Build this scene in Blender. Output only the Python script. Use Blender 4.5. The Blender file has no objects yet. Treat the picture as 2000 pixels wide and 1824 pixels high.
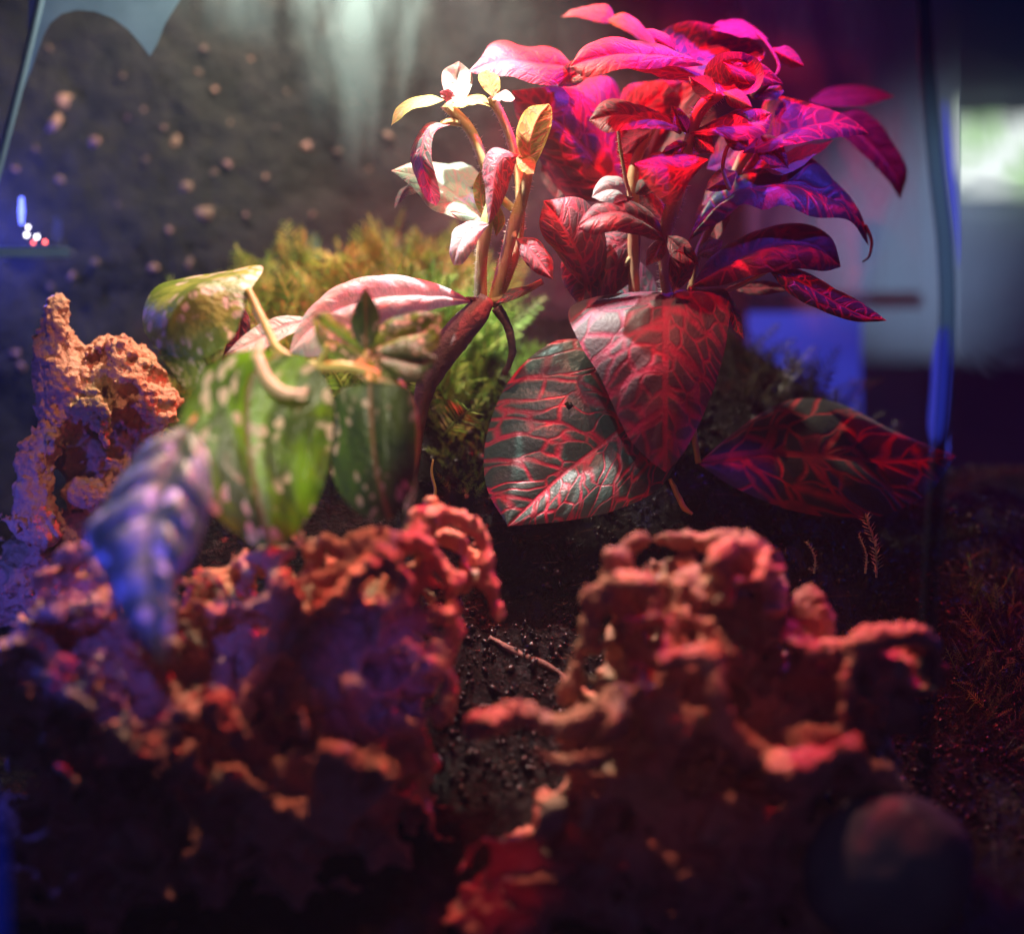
import bpy, math, random
import numpy as np
from mathutils import Vector

random.seed(7)
rng = np.random.default_rng(11)
scene = bpy.context.scene
COL = scene.collection

# ------------------------------------------------------------------ camera
# One length unit of the layout (u) is 0.13 mm; layout points are (across, down, depth
# behind the plane of sharpness) and are turned into metres by P().
U = 0.00013
D = 3500.0
PITCH = math.radians(9.0)
CAM = np.array([0.0, 0.0, 0.215])
FWD = np.array([0.0, math.cos(PITCH), -math.sin(PITCH)])
UP = np.array([0.0, math.sin(PITCH), math.cos(PITCH)])
RIGHT = np.array([1.0, 0.0, 0.0])


def P(p):
    p = np.asarray(p, dtype=float)
    one = p.ndim == 1
    p = np.atleast_2d(p)
    s = (D + p[:, 2]) / D
    w = CAM + U * (((p[:, 0] - 1000) * s)[:, None] * RIGHT + ((912 - p[:, 1]) * s)[:, None] * UP
                   + (D + p[:, 2])[:, None] * FWD)
    return w[0] if one else w


cd = bpy.data.cameras.new('camera')
cam = bpy.data.objects.new('camera', cd)
COL.objects.link(cam)
cam.location = CAM
cam.rotation_euler = (math.pi / 2 - PITCH, 0, 0)
cd.sensor_width = 36
cd.lens = 36 * D / 2000
cd.clip_start = 0.01
cd.clip_end = 20
cd.dof.use_dof = True
cd.dof.focus_distance = U * (D - 10)
cd.dof.aperture_fstop = 3.3
cd.dof.aperture_blades = 0
scene.camera = cam

# ------------------------------------------------------------------ world, lamps, exposure
w = bpy.data.worlds.new('World')
scene.world = w
w.use_nodes = True
w.node_tree.nodes['Background'].inputs[0].default_value = (0.10, 0.14, 0.75, 1)
w.node_tree.nodes['Background'].inputs[1].default_value = 0.042
scene.view_settings.view_transform = 'Standard'
scene.view_settings.look = 'None'
scene.view_settings.exposure = 0.0
scene.view_settings.gamma = 1.0
cy = scene.cycles
cy.use_denoising = True
cy.max_bounces = 8
cy.transparent_max_bounces = 12
cy.caustics_reflective = False
cy.caustics_refractive = False
cy.sample_clamp_indirect = 2.0
cy.sample_clamp_direct = 6.0


def lamp(name, kind, pos, target, col, power, size, spot=None, blend=0.5):
    ld = bpy.data.lights.new(name, kind)
    o = bpy.data.objects.new(name, ld)
    COL.objects.link(o)
    a = Vector(P(pos))
    o.location = a
    if target is not None:
        o.rotation_euler = (Vector(P(target)) - a).to_track_quat('-Z', 'Y').to_euler()
    ld.color = col
    ld.energy = power
    if kind == 'AREA':
        ld.size = size * U
    else:
        ld.shadow_soft_size = size * U
    if kind == 'SPOT':
        ld.spot_size = math.radians(spot)
        ld.spot_blend = blend
    return o


lamp('white_led_or_fill', 'SPOT', (690, -520, 60), (560, 560, 250), (1.0, 0.86, 0.66), 2.6, 14, 124, 0.4)
lamp('white_led_or_fill', 'SPOT', (860, -190, -70), (920, 120, -15), (1.0, 0.94, 0.92), 3.2, 8, 50, 0.9)
lamp('white_led_or_fill', 'SPOT', (380, 150, -1500), (550, 780, -370), (1.0, 0.93, 0.62), 1.1, 30, 23, 0.8)  # soft front fill added to brighten the vine leaves
lamp('white_led_or_fill', 'SPOT', (900, -300, -900), (1060, 860, -30), (0.8, 0.97, 1.0), 0.34, 12, 19, 0.8)  # cool front fill added for the round leaf
lamp('red_led_or_fill', 'SPOT', (1130, -430, -90), (1250, 500, 60), (1.0, 0.015, 0.035), 3.0, 9, 110, 0.6)
lamp('red_led_or_fill', 'SPOT', (1560, -600, -250), (1480, 700, 50), (1.0, 0.01, 0.03), 0.9, 10, 80, 0.6)
lamp('red_led_or_fill', 'SPOT', (700, 1950, -1000), (960, 1720, -450), (1.0, 0.02, 0.03), 0.05, 12, 22, 0.9)  # low light added to redden the rock edge
lamp('blue_led_or_fill', 'SPOT', (1470, -320, 40), (1380, 400, 40), (0.10, 0.05, 1.0), 0.75, 8, 105, 0.6)
lamp('blue_led_or_fill', 'SPOT', (1950, -150, -350), (1540, 330, 60), (0.10, 0.06, 1.0), 0.45, 8, 36, 0.8)  # added to bring blue onto the right-hand leaves
lamp('blue_led_or_fill', 'SPOT', (-100, 500, -1600), (262, 1090, -500), (0.09, 0.10, 1.0), 0.95, 20, 25, 0.9)
lamp('red_led_or_fill', 'SPOT', (1180, -500, -900), (1210, 820, -40), (1.0, 0.015, 0.04), 0.55, 10, 22, 0.7)  # extra red from the front, added for the round leaf's veins
lamp('blue_led_or_fill', 'SPOT', (1000, 350, -1200), (1430, 920, 30), (0.16, 0.05, 1.0), 0.7, 10, 8, 0.9)  # narrow blue spot added for the base of the low leaf
lamp('blue_led_or_fill', 'POINT', (-90, 440, 420), None, (0.08, 0.10, 1.0), 0.22, 12)  # added to tint the left of the bank blue
lamp('blue_led_or_fill', 'POINT', (-330, 1120, -250), None, (0.06, 0.08, 1.0), 0.13, 14)  # unseen source added for the blue cast on the left rock
lamp('blue_led_or_fill', 'POINT', (2280, 900, 150), None, (0.06, 0.10, 1.0), 0.06, 14)  # unseen source added for a blue cast at the right edge
lamp('amber_fill', 'SPOT', (900, -900, -480), (950, 1150, -330), (1.0, 0.42, 0.30), 1.9, 18, 62, 0.8)  # warm fill added for the tops of the front rocks
lamp('blue_led_or_fill', 'SPOT', (1050, 800, -2200), (745, 1290, -430), (0.12, 0.08, 1.0), 0.8, 12, 8.5, 1.0)  # blue patch added on the centre rock in place of a blurred leaf
lamp('amber_fill', 'SPOT', (330, -350, -650), (195, 790, 90), (1.0, 0.55, 0.36), 0.36, 14, 24, 0.9)  # fill added to light the face of the left rock
lamp('red_led_or_fill', 'SPOT', (2120, 350, -350), (1945, 1080, 40), (1.0, 0.02, 0.03), 0.45, 10, 22, 0.9)  # added to redden the moss at the right edge
lamp('grey_fill', 'SPOT', (1700, 1350, -2500), (1735, 1710, -500), (0.6, 0.75, 1.0), 0.10, 40, 9, 0.9)
lamp('rust_fill', 'SPOT', (1250, 1150, -2600), (1340, 1420, -450), (1.0, 0.30, 0.22), 0.15, 60, 15, 1.0)
lamp('white_led_or_fill', 'SPOT', (2060, 520, -250), (1945, 965, 40), (1.0, 0.95, 0.75), 0.12, 10, 18, 0.9)  # weak fill added to show the green tufts at the right edge
lamp('indigo_fill', 'AREA', (600, 500, -2900), (900, 1250, -300), (0.40, 0.14, 0.75), 0.022, 900)
lamp('wall_fill', 'SPOT', (1820, 470, 1500), (1820, 475, 2600), (0.6, 0.75, 1.0), 0.5, 60, 56, 1.0)  # unseen spot added to pool cool light on the wall


# ------------------------------------------------------------------ helpers
def tag(o, label=None, cat=None, group=None, kind=None):
    if label:
        o['label'] = label
    if cat:
        o['category'] = cat
    if group:
        o['group'] = group
    if kind:
        o['kind'] = kind
    return o


def mesh_obj(name, verts, faces, mat=None, parent=None, smooth=True, uv=None, uv2=None):
    me = bpy.data.meshes.new(name)
    verts = np.asarray(verts, dtype=np.float32)
    if parent is not None:
        verts = verts - np.array(parent.location, dtype=np.float32)
    if isinstance(faces, np.ndarray):
        nf, k = faces.shape
        me.vertices.add(len(verts))
        me.vertices.foreach_set('co', verts.ravel())
        me.loops.add(nf * k)
        me.loops.foreach_set('vertex_index', faces.astype(np.int32).ravel())
        me.polygons.add(nf)
        me.polygons.foreach_set('loop_start', np.arange(0, nf * k, k, dtype=np.int32))
        me.update(calc_edges=True)
    else:
        me.from_pydata([tuple(v) for v in verts], [], faces)
    if uv is not None:
        li = np.empty(len(me.loops), dtype=np.int32)
        me.loops.foreach_get('vertex_index', li)
        for nm, dat in (('UVMap', uv), ('rim', uv2)):
            if dat is not None:
                l = me.uv_layers.new(name=nm)
                l.data.foreach_set('uv', np.asarray(dat, dtype=np.float32)[li].ravel())
    if smooth:
        me.polygons.foreach_set('use_smooth', np.ones(len(me.polygons), dtype=bool))
    me.validate()
    if mat:
        me.materials.append(mat)
    o = bpy.data.objects.new(name, me)
    COL.objects.link(o)
    if parent is not None:
        o.parent = parent
    return o


def empty(name, pos, label, cat, group=None):
    o = bpy.data.objects.new(name, None)
    COL.objects.link(o)
    o.location = P(pos)
    o.empty_display_size = 0.005
    tag(o, label, cat, group)
    return o


def catmull(pts, n):
    """n points along a smooth curve through pts, evenly by chord length."""
    p = np.asarray(pts, dtype=float)
    if len(p) == 2:
        t = np.linspace(0, 1, n)[:, None]
        return p[0] * (1 - t) + p[1] * t
    q = np.vstack([2 * p[0] - p[1], p, 2 * p[-1] - p[-2]])
    out = []
    for i in range(1, len(q) - 2):
        t = np.linspace(0, 1, 16, endpoint=False)[:, None]
        a, b, c, d = q[i - 1], q[i], q[i + 1], q[i + 2]
        out.append(0.5 * ((2 * b) + (c - a) * t + (2 * a - 5 * b + 4 * c - d) * t ** 2
                          + (3 * b - a - 3 * c + d) * t ** 3))
    out = np.vstack(out + [p[-1:]])
    s = np.concatenate([[0], np.cumsum(np.linalg.norm(np.diff(out, axis=0), axis=1))])
    tt = np.linspace(0, s[-1], n)
    return np.stack([np.interp(tt, s, out[:, k]) for k in range(out.shape[1])], axis=1)


# ---- value noise
_perm = rng.permutation(512)


def vnoise(p):
    i = np.floor(p).astype(np.int64)
    f = p - i
    f = f * f * (3 - 2 * f)
    res = 0
    for dx in (0, 1):
        for dy in (0, 1):
            for dz in (0, 1):
                h = _perm[(_perm[(_perm[(i[..., 0] + dx) & 511] + i[..., 1] + dy) & 511] + i[..., 2] + dz) & 511] / 511.0
                wx = f[..., 0] if dx else 1 - f[..., 0]
                wy = f[..., 1] if dy else 1 - f[..., 1]
                wz = f[..., 2] if dz else 1 - f[..., 2]
                res = res + h * wx * wy * wz
    return res * 2 - 1


def fbm(p, octv=4, gain=0.5):
    a, r, s = 1.0, 0, 0
    for k in range(octv):
        r = r + a * vnoise(p * (2.03 ** k) + 17.3 * k)
        s += a
        a *= gain
    return r / s


# ---- implicit bodies to meshes (surface nets)
def surface_nets(F):
    inside = F < 0
    nx, ny, nz = F.shape
    c = np.zeros((nx - 1, ny - 1, nz - 1), dtype=np.int8)
    for dx in (0, 1):
        for dy in (0, 1):
            for dz in (0, 1):
                c += inside[dx:nx - 1 + dx, dy:ny - 1 + dy, dz:nz - 1 + dz]
    act = (c > 0) & (c < 8)
    idx = -np.ones(act.shape, dtype=np.int64)
    ijk = np.argwhere(act)
    idx[act] = np.arange(len(ijk))
    acc = np.zeros((len(ijk), 3))
    cnt = np.zeros(len(ijk))
    corners = [(a, b, d) for a in (0, 1) for b in (0, 1) for d in (0, 1)]
    I, J, K = ijk.T
    for a in corners:
        for ax in range(3):
            if a[ax] == 1:
                continue
            b = list(a)
            b[ax] = 1
            fa = F[I + a[0], J + a[1], K + a[2]]
            fb = F[I + b[0], J + b[1], K + b[2]]
            m = (fa < 0) != (fb < 0)
            t = np.where(m, fa / np.where(m, fa - fb, 1), 0)
            pos = np.tile(np.array(a, float), (len(ijk), 1))
            pos[:, ax] += t
            acc[m] += pos[m]
            cnt[m] += 1
    V = ijk + acc / cnt[:, None]
    quads = []
    for ax in range(3):
        sl0 = [slice(None)] * 3
        sl1 = [slice(None)] * 3
        sl0[ax] = slice(0, -1)
        sl1[ax] = slice(1, None)
        a = inside[tuple(sl0)]
        b = inside[tuple(sl1)]
        o1, o2 = [(1, 2), (2, 0), (0, 1)][ax]
        e = np.argwhere(a != b)
        ok = (e[:, o1] > 0) & (e[:, o2] > 0) & (e[:, o1] < F.shape[o1] - 1) & (e[:, o2] < F.shape[o2] - 1)
        e = e[ok]
        sgn = a[e[:, 0], e[:, 1], e[:, 2]]

        def g(d1, d2):
            q = e.copy()
            q[:, o1] -= d1
            q[:, o2] -= d2
            return idx[q[:, 0], q[:, 1], q[:, 2]]
        q = np.stack([g(1, 1), g(0, 1), g(0, 0), g(1, 0)], axis=1)
        q[~sgn] = q[~sgn][:, ::-1]
        quads.append(q)
    return V, np.vstack(quads)


def smin(a, b, k):
    h = np.clip(0.5 + 0.5 * (b - a) / k, 0, 1)
    return b * (1 - h) + a * h - k * h * (1 - h)


def sdf_mesh(adds, cuts, lo, hi, h, k=18, n1=(60, 16), n2=(20, 5), kc=14, n0=(74, 110)):
    """adds: ('e', centre, radii) ellipsoids and ('c', [points with radius]) capsule chains."""
    lo = np.array(lo, float)
    hi = np.array(hi, float)
    n = np.ceil((hi - lo) / h).astype(int) + 1
    g = np.stack(np.meshgrid(*[lo[i] + h * np.arange(n[i]) for i in range(3)], indexing='ij'), axis=-1).astype(np.float32)
    warp = np.stack([fbm(g / 110 + 31.7 * q, 2) for q in range(3)], axis=-1) * 14
    gw = g + warp.astype(np.float32)
    F = np.full(g.shape[:3], 1e3, dtype=np.float32)

    def block(s):
        if s[0] == 'e':
            c, rr = np.array(s[1], float), np.array(s[2], float)
            a, b = c - rr, c + rr
        else:
            q = np.array(s[1], float)
            a, b = (q[:, :3] - q[:, 3:]).min(0), (q[:, :3] + q[:, 3:]).max(0)
        i0 = np.clip(np.floor((a - 75 - lo) / h).astype(int), 0, n - 1)
        i1 = np.clip(np.ceil((b + 75 - lo) / h).astype(int) + 1, 1, n)
        return tuple(slice(p, q) for p, q in zip(i0, i1))

    def prim(s, sl):
        gs = gw[sl]
        if s[0] == 'e':
            c, r = np.array(s[1], np.float32), np.array(s[2], np.float32)
            return (np.linalg.norm((gs - c) / r, axis=-1) - 1) * r.min()
        pts = catmull(s[1], max(6, 5 * len(s[1]))).astype(np.float32)
        best = None
        for a, b in zip(pts[:-1], pts[1:]):
            ab = b[:3] - a[:3]
            t = np.clip(((gs - a[:3]) @ ab) / max(1e-6, float(ab @ ab)), 0, 1)
            dd = np.linalg.norm(gs - a[:3] - t[..., None] * ab, axis=-1) - (a[3] + (b[3] - a[3]) * t)
            best = dd if best is None else np.minimum(best, dd)
        return best
    for s in adds:
        if s[0] == 'e':
            sl = block(s)
            F[sl] = smin(F[sl], prim(s, sl), k)
    n0v = np.abs(fbm(g / n0[0] + 3.3, 2)) * n0[1] - 0.16 * n0[1]
    F = F + n0v.astype(np.float32)
    for s in adds:
        if s[0] == 'c':
            sl = block(s)
            F[sl] = smin(F[sl], prim(s, sl), k)
    for s in cuts:
        sl = block(s)
        F[sl] = -smin(-F[sl], prim(s, sl), kc)
    near = np.abs(F) < 60
    gn = g[near]
    F[near] += (fbm(gn / n1[0], 3) * n1[1] + np.abs(fbm(gn / n2[0] + 5, 3)) * -n2[1] * 2.0 + n2[1] * 0.6).astype(np.float32)
    F[0], F[-1] = 50, 50
    F[:, 0], F[:, -1] = 50, 50
    F[:, :, 0], F[:, :, -1] = 50, 50
    V, Q = surface_nets(F)
    V = lo + V * h
    # layout space is left-handed next to the world (down axis flips), so turn the faces round
    return P(V), Q[:, ::-1]


def crags(bodies, n_k, n_c, seed, ymax=1800):
    """extra knobs (ridges of varied thickness) and pits scattered over the visible faces of ellipsoid bodies"""
    g_ = np.random.default_rng(seed)
    kn, cu = [], []

    def spot():
        while True:
            c, rr = bodies[g_.integers(0, len(bodies))]
            v_ = g_.normal(size=3)
            v_ /= np.linalg.norm(v_)
            v_[2] = -abs(v_[2])
            q_ = np.array(c) + v_ * np.array(rr) * 0.97
            if q_[1] < ymax:
                return q_
    for _ in range(n_k):
        q_ = spot()
        t_ = g_.normal(size=3) * np.array([1, 1, 0.35])
        t_ /= np.linalg.norm(t_)
        l_ = g_.uniform(25, 70)
        b_ = g_.normal(size=3) * 16
        kn.append(('c', [(*(q_ - t_ * l_), g_.uniform(9, 22)), (*(q_ + b_ + np.array([0, 0, -12])), g_.uniform(14, 30)), (*(q_ + t_ * l_), g_.uniform(8, 20))]))
    for _ in range(n_c):
        q_ = spot()
        r_ = g_.uniform(16, 46)
        cu.append(('e', tuple(q_ + np.array([0, 0, -8])), (r_, r_ * g_.uniform(0.6, 1.2), r_ * 1.3)))
    return kn, cu


def tube_geo(path, n=None, sides=10, closed=True):
    """path rows: x, y, depth, radius (layout units)."""
    path = np.asarray(path, float)
    n = n or max(8, 8 * (len(path) - 1))
    c = catmull(path, n)
    T = np.gradient(c[:, :3], axis=0)
    T /= np.linalg.norm(T, axis=1)[:, None] + 1e-9
    ref = np.array([0.3, 0.1, 1.0])
    vs, fs = [], []
    for i in range(n):
        a = np.cross(T[i], ref)
        a /= np.linalg.norm(a) + 1e-9
        b = np.cross(T[i], a)
        for j in range(sides):
            th = 2 * math.pi * j / sides
            vs.append(c[i, :3] + c[i, 3] * (math.cos(th) * a + math.sin(th) * b))
    for i in range(n - 1):
        for j in range(sides):
            j2 = (j + 1) % sides
            fs.append((i * sides + j, i * sides + j2, (i + 1) * sides + j2, (i + 1) * sides + j))
    if closed:
        fs.append(tuple(range(sides))[::-1])
        fs.append(tuple((n - 1) * sides + j for j in range(sides)))
    return np.array(vs), fs


def tube(name, path, mat, parent=None, n=None, sides=10, rough=0.0):
    v, f = tube_geo(path, n, sides)
    if rough:
        v = v + np.stack([fbm(v / 14 + 9 * q, 2) for q in range(3)], axis=1) * rough
    return mesh_obj(name, P(v), f, mat, parent)


# ------------------------------------------------------------------ materials
class NT:
    def __init__(self, name):
        self.m = bpy.data.materials.new(name)
        self.m.use_nodes = True
        self.t = self.m.node_tree
        self.t.nodes.clear()
        self.out = self.t.nodes.new('ShaderNodeOutputMaterial')

    def n(self, typ, ins=None, **props):
        nd = self.t.nodes.new('ShaderNode' + typ)
        for k, v in props.items():
            setattr(nd, k, v)
        for k, v in (ins or {}).items():
            s = nd.inputs[k]
            if hasattr(v, 'node'):
                self.t.links.new(v, s)
            else:
                s.default_value = v if not (isinstance(v, tuple) and len(v) == 3 and s.type == 'RGBA') else (*v, 1)
        return nd

    def math(self, op, a, b=0.0, c=0.0, clamp=False):
        nd = self.n('Math', {0: a, 1: b, 2: c}, operation=op)
        nd.use_clamp = clamp
        return nd.outputs[0]

    def smooth(self, x, a, b):
        nd = self.n('MapRange', {'Value': x, 'From Min': a, 'From Max': b}, interpolation_type='SMOOTHSTEP')
        return nd.outputs[0]

    def mix(self, f, a, b):
        nd = self.n('Mix', data_type='RGBA')
        for k, v in ((0, f), (6, a), (7, b)):
            s = nd.inputs[k]
            if hasattr(v, 'node'):
                self.t.links.new(v, s)
            else:
                s.default_value = (*v, 1) if isinstance(v, tuple) else v
        return nd.outputs[2]

    def noise(self, vec, scale, detail=3.0, rough=0.55, dist=0.0):
        return self.n('TexNoise', {'Vector': vec, 'Scale': scale, 'Detail': detail, 'Roughness': rough, 'Distortion': dist}).outputs[0]

    def end(self, surf):
        self.t.links.new(surf, self.out.inputs[0])
        return self.m


def obj_coords(k):
    return k.n('TexCoord').outputs['Object']


def nerve_leaf_mat(name, island, vein, under, width=1.0, edge=None, gloss=0.5, trans=0.35, scale=1.0):
    """Leaf with a netted vein pattern laid out in the leaf's own length / width coordinates."""
    k = NT(name)
    uv = k.n('UVMap', uv_map='UVMap').outputs[0]
    rim = k.n('UVMap', uv_map='rim').outputs[0]
    rnd = k.n('ObjectInfo').outputs['Random']
    xyz = k.n('SeparateXYZ', {0: uv})
    u, v = xyz.outputs[0], xyz.outputs[1]
    off = k.math('MULTIPLY', rnd, 37.0)
    nz = k.n('TexNoise', {'Vector': uv, 'Scale': 7.0, 'Detail': 1.0, 'W': off}, noise_dimensions='4D')
    warp = k.math('MULTIPLY', k.math('SUBTRACT', nz.outputs[0], 0.5), 0.13)
    av = k.math('ADD', k.math('ABSOLUTE', v), k.math('MULTIPLY', warp, 0.3))
    sgn = k.math('MULTIPLY', k.math('SIGN', v), 0.04)
    c = k.math('SUBTRACT', u, k.math('MULTIPLY', av, 0.62))
    c = k.math('SUBTRACT', c, k.math('MULTIPLY', k.math('MULTIPLY', av, av), 0.55))
    c = k.math('ADD', k.math('ADD', c, sgn), warp)
    # main side veins
    fr = k.math('FRACT', k.math('ADD', k.math('MULTIPLY', c, 4.6 * scale), rnd))
    ds = k.math('DIVIDE', k.math('ABSOLUTE', k.math('SUBTRACT', fr, 0.5)), 4.6 * scale)
    taper = k.math('SUBTRACT', 0.017 * width, k.math('MULTIPLY', av, 0.02 * width))
    side = k.smooth(ds, k.math('MULTIPLY', taper, 1.3), k.math('MULTIPLY', taper, 0.2))
    # midrib
    mw = k.math('SUBTRACT', 0.022 * width, k.math('MULTIPLY', u, 0.013 * width))
    midr = k.smooth(k.math('ABSOLUTE', v), mw, k.math('MULTIPLY', mw, 0.5))
    # net
    cv = k.n('CombineXYZ', {0: k.math('MULTIPLY', c, 9.5 * scale), 1: k.math('MULTIPLY', k.math('ADD', v, warp), 9.5 * scale), 2: off})
    vo = k.n('TexVoronoi', {'Vector': cv.outputs[0], 'Scale': 1.0, 'Randomness': 0.95}, feature='DISTANCE_TO_EDGE')
    net = k.math('MULTIPLY', k.smooth(vo.outputs[0], 0.10 * width, 0.0), 0.9)
    fade = k.n('MapRange', {'Value': k.noise(uv, 11.0, 3), 'From Min': 0.35, 'From Max': 0.62, 'To Min': 0.45, 'To Max': 1.0}).outputs[0]
    vm = k.math('MULTIPLY', k.math('MAXIMUM', k.math('MAXIMUM', side, midr), net, clamp=True), fade, clamp=True)
    fine = k.noise(uv, 60.0, 3)
    mott = k.noise(uv, 9.0, 2)
    isl = k.mix(k.math('MULTIPLY', fine, 0.8), island, tuple(min(1, x * 2.2 + 0.004) for x in island))
    vcol = k.mix(mott, vein, tuple(x * 0.6 for x in vein))
    col = k.mix(vm, isl, vcol)
    if edge:
        rx = k.n('SeparateXYZ', {0: rim}).outputs[0]
        col = k.mix(k.smooth(rx, 0.82, 0.95), col, edge)
    back = k.n('NewGeometry').outputs['Backfacing']
    ucol = k.mix(k.math('MULTIPLY', vm, 0.8), under, tuple(0.5 * a + 0.5 * b for a, b in zip(vein, under)))
    col = k.mix(back, col, ucol)
    hgt = k.math('ADD', k.math('MULTIPLY', vm, -1.0), k.math('MULTIPLY', fine, 1.3))
    bp = k.n('Bump', {'Strength': 0.35, 'Distance': 0.0005, 'Height': hgt}).outputs[0]
    pr = k.n('BsdfPrincipled', {'Base Color': col, 'Roughness': gloss, 'Specular IOR Level': 0.45, 'Normal': bp,
                                'Sheen Weight': 0.25, 'Sheen Roughness': 0.4}).outputs[0]
    tr = k.n('BsdfTranslucent', {'Color': k.mix(0.5, col, vcol), 'Normal': bp}).outputs[0]
    return k.end(k.n('MixShader', {0: trans, 1: pr, 2: tr}).outputs[0])


def vine_leaf_mat(name, green, light, cream, amount=0.5, trans=0.35, gloss=0.35, rib=(0.25, 0.10, 0.05), veiny=0.0):
    k = NT(name)
    uv = k.n('UVMap', uv_map='UVMap').outputs[0]
    rnd = k.n('ObjectInfo').outputs['Random']
    off = k.math('MULTIPLY', rnd, 23.0)
    xyz = k.n('SeparateXYZ', {0: uv})
    u, v = xyz.outputs[0], xyz.outputs[1]
    av = k.math('ABSOLUTE', v)
    c = k.math('SUBTRACT', u, k.math('MULTIPLY', av, 0.8))
    sv = k.n('CombineXYZ', {0: k.math('MULTIPLY', u, 2.4), 1: k.math('MULTIPLY', v, 5.5), 2: off}).outputs[0]
    streak = k.noise(sv, 1.3, 3, 0.6, 0.3)
    bv = k.n('CombineXYZ', {0: k.math('MULTIPLY', u, 11.0), 1: k.math('MULTIPLY', v, 14.0), 2: off}).outputs[0]
    wv = k.n('VectorMath', {0: bv, 1: k.n('TexNoise', {'Vector': bv, 'Scale': 0.8}).outputs['Color']}, operation='ADD').outputs[0]
    blot = k.math('SUBTRACT', 1.0, k.n('TexVoronoi', {'Vector': wv, 'Scale': 0.95, 'Randomness': 1.0}).outputs[0])
    col = k.mix(k.smooth(streak, 0.40, 0.66), green, light)
    big = k.noise(bv, 0.22, 1)
    bm = k.math('MULTIPLY', k.smooth(blot, 0.72 - 0.2 * amount, 0.80 - 0.2 * amount), k.smooth(big, 0.46 - 0.1 * amount, 0.56 - 0.1 * amount))
    col = k.mix(bm, col, cream)
    midr = k.smooth(av, 0.02, 0.008)
    col = k.mix(k.math('MULTIPLY', midr, 0.8), col, rib)
    fr = k.math('ABSOLUTE', k.math('SUBTRACT', k.math('FRACT', k.math('MULTIPLY', c, 6.0)), 0.5))
    if veiny:
        col = k.mix(k.math('MULTIPLY', k.smooth(fr, 0.16, 0.0), veiny), col, green)
    hgt = k.math('ADD', k.math('MULTIPLY', streak, 0.8), k.math('MULTIPLY', k.noise(uv, 22.0, 3), 0.7))
    bp = k.n('Bump', {'Strength': 0.5, 'Distance': 0.0012, 'Height': hgt}).outputs[0]
    pr = k.n('BsdfPrincipled', {'Base Color': col, 'Roughness': gloss, 'Normal': bp, 'Specular IOR Level': 0.5}).outputs[0]
    tr = k.n('BsdfTranslucent', {'Color': k.mix(0.35, col, light), 'Normal': bp}).outputs[0]
    return k.end(k.n('MixShader', {0: trans, 1: pr, 2: tr}).outputs[0])


def plain_mat(name, col, col2=None, scale=200.0, rough=0.6, bump=0.0, bdist=0.001, spec=0.5, trans=0.0, detail=4.0, coat=0.0, lohi=(0.35, 0.65)):
    k = NT(name)
    oc = obj_coords(k)
    nz = k.noise(oc, scale, detail)
    c = k.mix(k.smooth(nz, *lohi), col, col2 or col)
    ins = {'Base Color': c, 'Roughness': rough, 'Specular IOR Level': spec, 'Coat Weight': coat, 'Coat Roughness': 0.15}
    if bump:
        n2 = k.noise(oc, scale * 2.5, 5.0, 0.65)
        ins['Normal'] = k.n('Bump', {'Strength': bump, 'Distance': bdist, 'Height': n2}).outputs[0]
    s = k.n('BsdfPrincipled', ins).outputs[0]
    if trans:
        s = k.n('MixShader', {0: trans, 1: s, 2: k.n('BsdfTranslucent', {'Color': c}).outputs[0]}).outputs[0]
    return k.end(s)


def rock_mat(name, a, b, dark, algae=0.3):
    k = NT(name)
    oc = obj_coords(k)
    n1 = k.noise(oc, 90.0, 4, 0.6)
    n2 = k.noise(oc, 300.0, 5, 0.7)
    n3 = k.noise(oc, 45.0, 2)
    c = k.mix(k.smooth(n1, 0.35, 0.65), a, b)
    c = k.mix(k.math('MULTIPLY', k.smooth(k.noise(oc, 140.0, 3), 0.55, 0.7), 0.7), c, (0.50, 0.36, 0.22))
    c = k.mix(k.math('MULTIPLY', k.smooth(n2, 0.55, 0.75), 0.6), c, dark)
    c = k.mix(k.math('MULTIPLY', k.smooth(n3, 0.56, 0.66), algae), c, (0.2, 0.19, 0.06))
    v = k.n('TexVoronoi', {'Vector': oc, 'Scale': 520.0}).outputs[0]
    h = k.math('ADD', k.math('MULTIPLY', n2, 1.0), k.math('MULTIPLY', v, -0.5))
    bp = k.n('Bump', {'Strength': 0.9, 'Distance': 0.0018, 'Height': h}).outputs[0]
    r = k.n('MapRange', {'Value': n1, 'From Min': 0.4, 'From Max': 0.65, 'To Min': 0.8, 'To Max': 0.42}).outputs[0]
    return k.end(k.n('BsdfPrincipled', {'Base Color': c, 'Roughness': r, 'Normal': bp, 'Specular IOR Level': 0.45}).outputs[0])


def island_mat(name, cols, rough=0.55, trans=0.3, spec=0.5):
    k = NT(name)
    r = k.n('NewGeometry').outputs['Random Per Island']
    cr = k.n('ValToRGB', {0: r})
    e = cr.color_ramp.elements
    e[0].color = (*cols[0], 1)
    e[1].color = (*cols[-1], 1)
    for i, cc in enumerate(cols[1:-1]):
        el = e.new((i + 1) / (len(cols) - 1))
        el.color = (*cc, 1)
    s = k.n('BsdfPrincipled', {'Base Color': cr.outputs[0], 'Roughness': rough, 'Specular IOR Level': spec}).outputs[0]
    t = k.n('BsdfTranslucent', {'Color': cr.outputs[0]}).outputs[0]
    return k.end(k.n('MixShader', {0: trans, 1: s, 2: t}).outputs[0])


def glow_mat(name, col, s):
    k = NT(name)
    return k.end(k.n('Emission', {'Color': col, 'Strength': s}).outputs[0])


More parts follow.
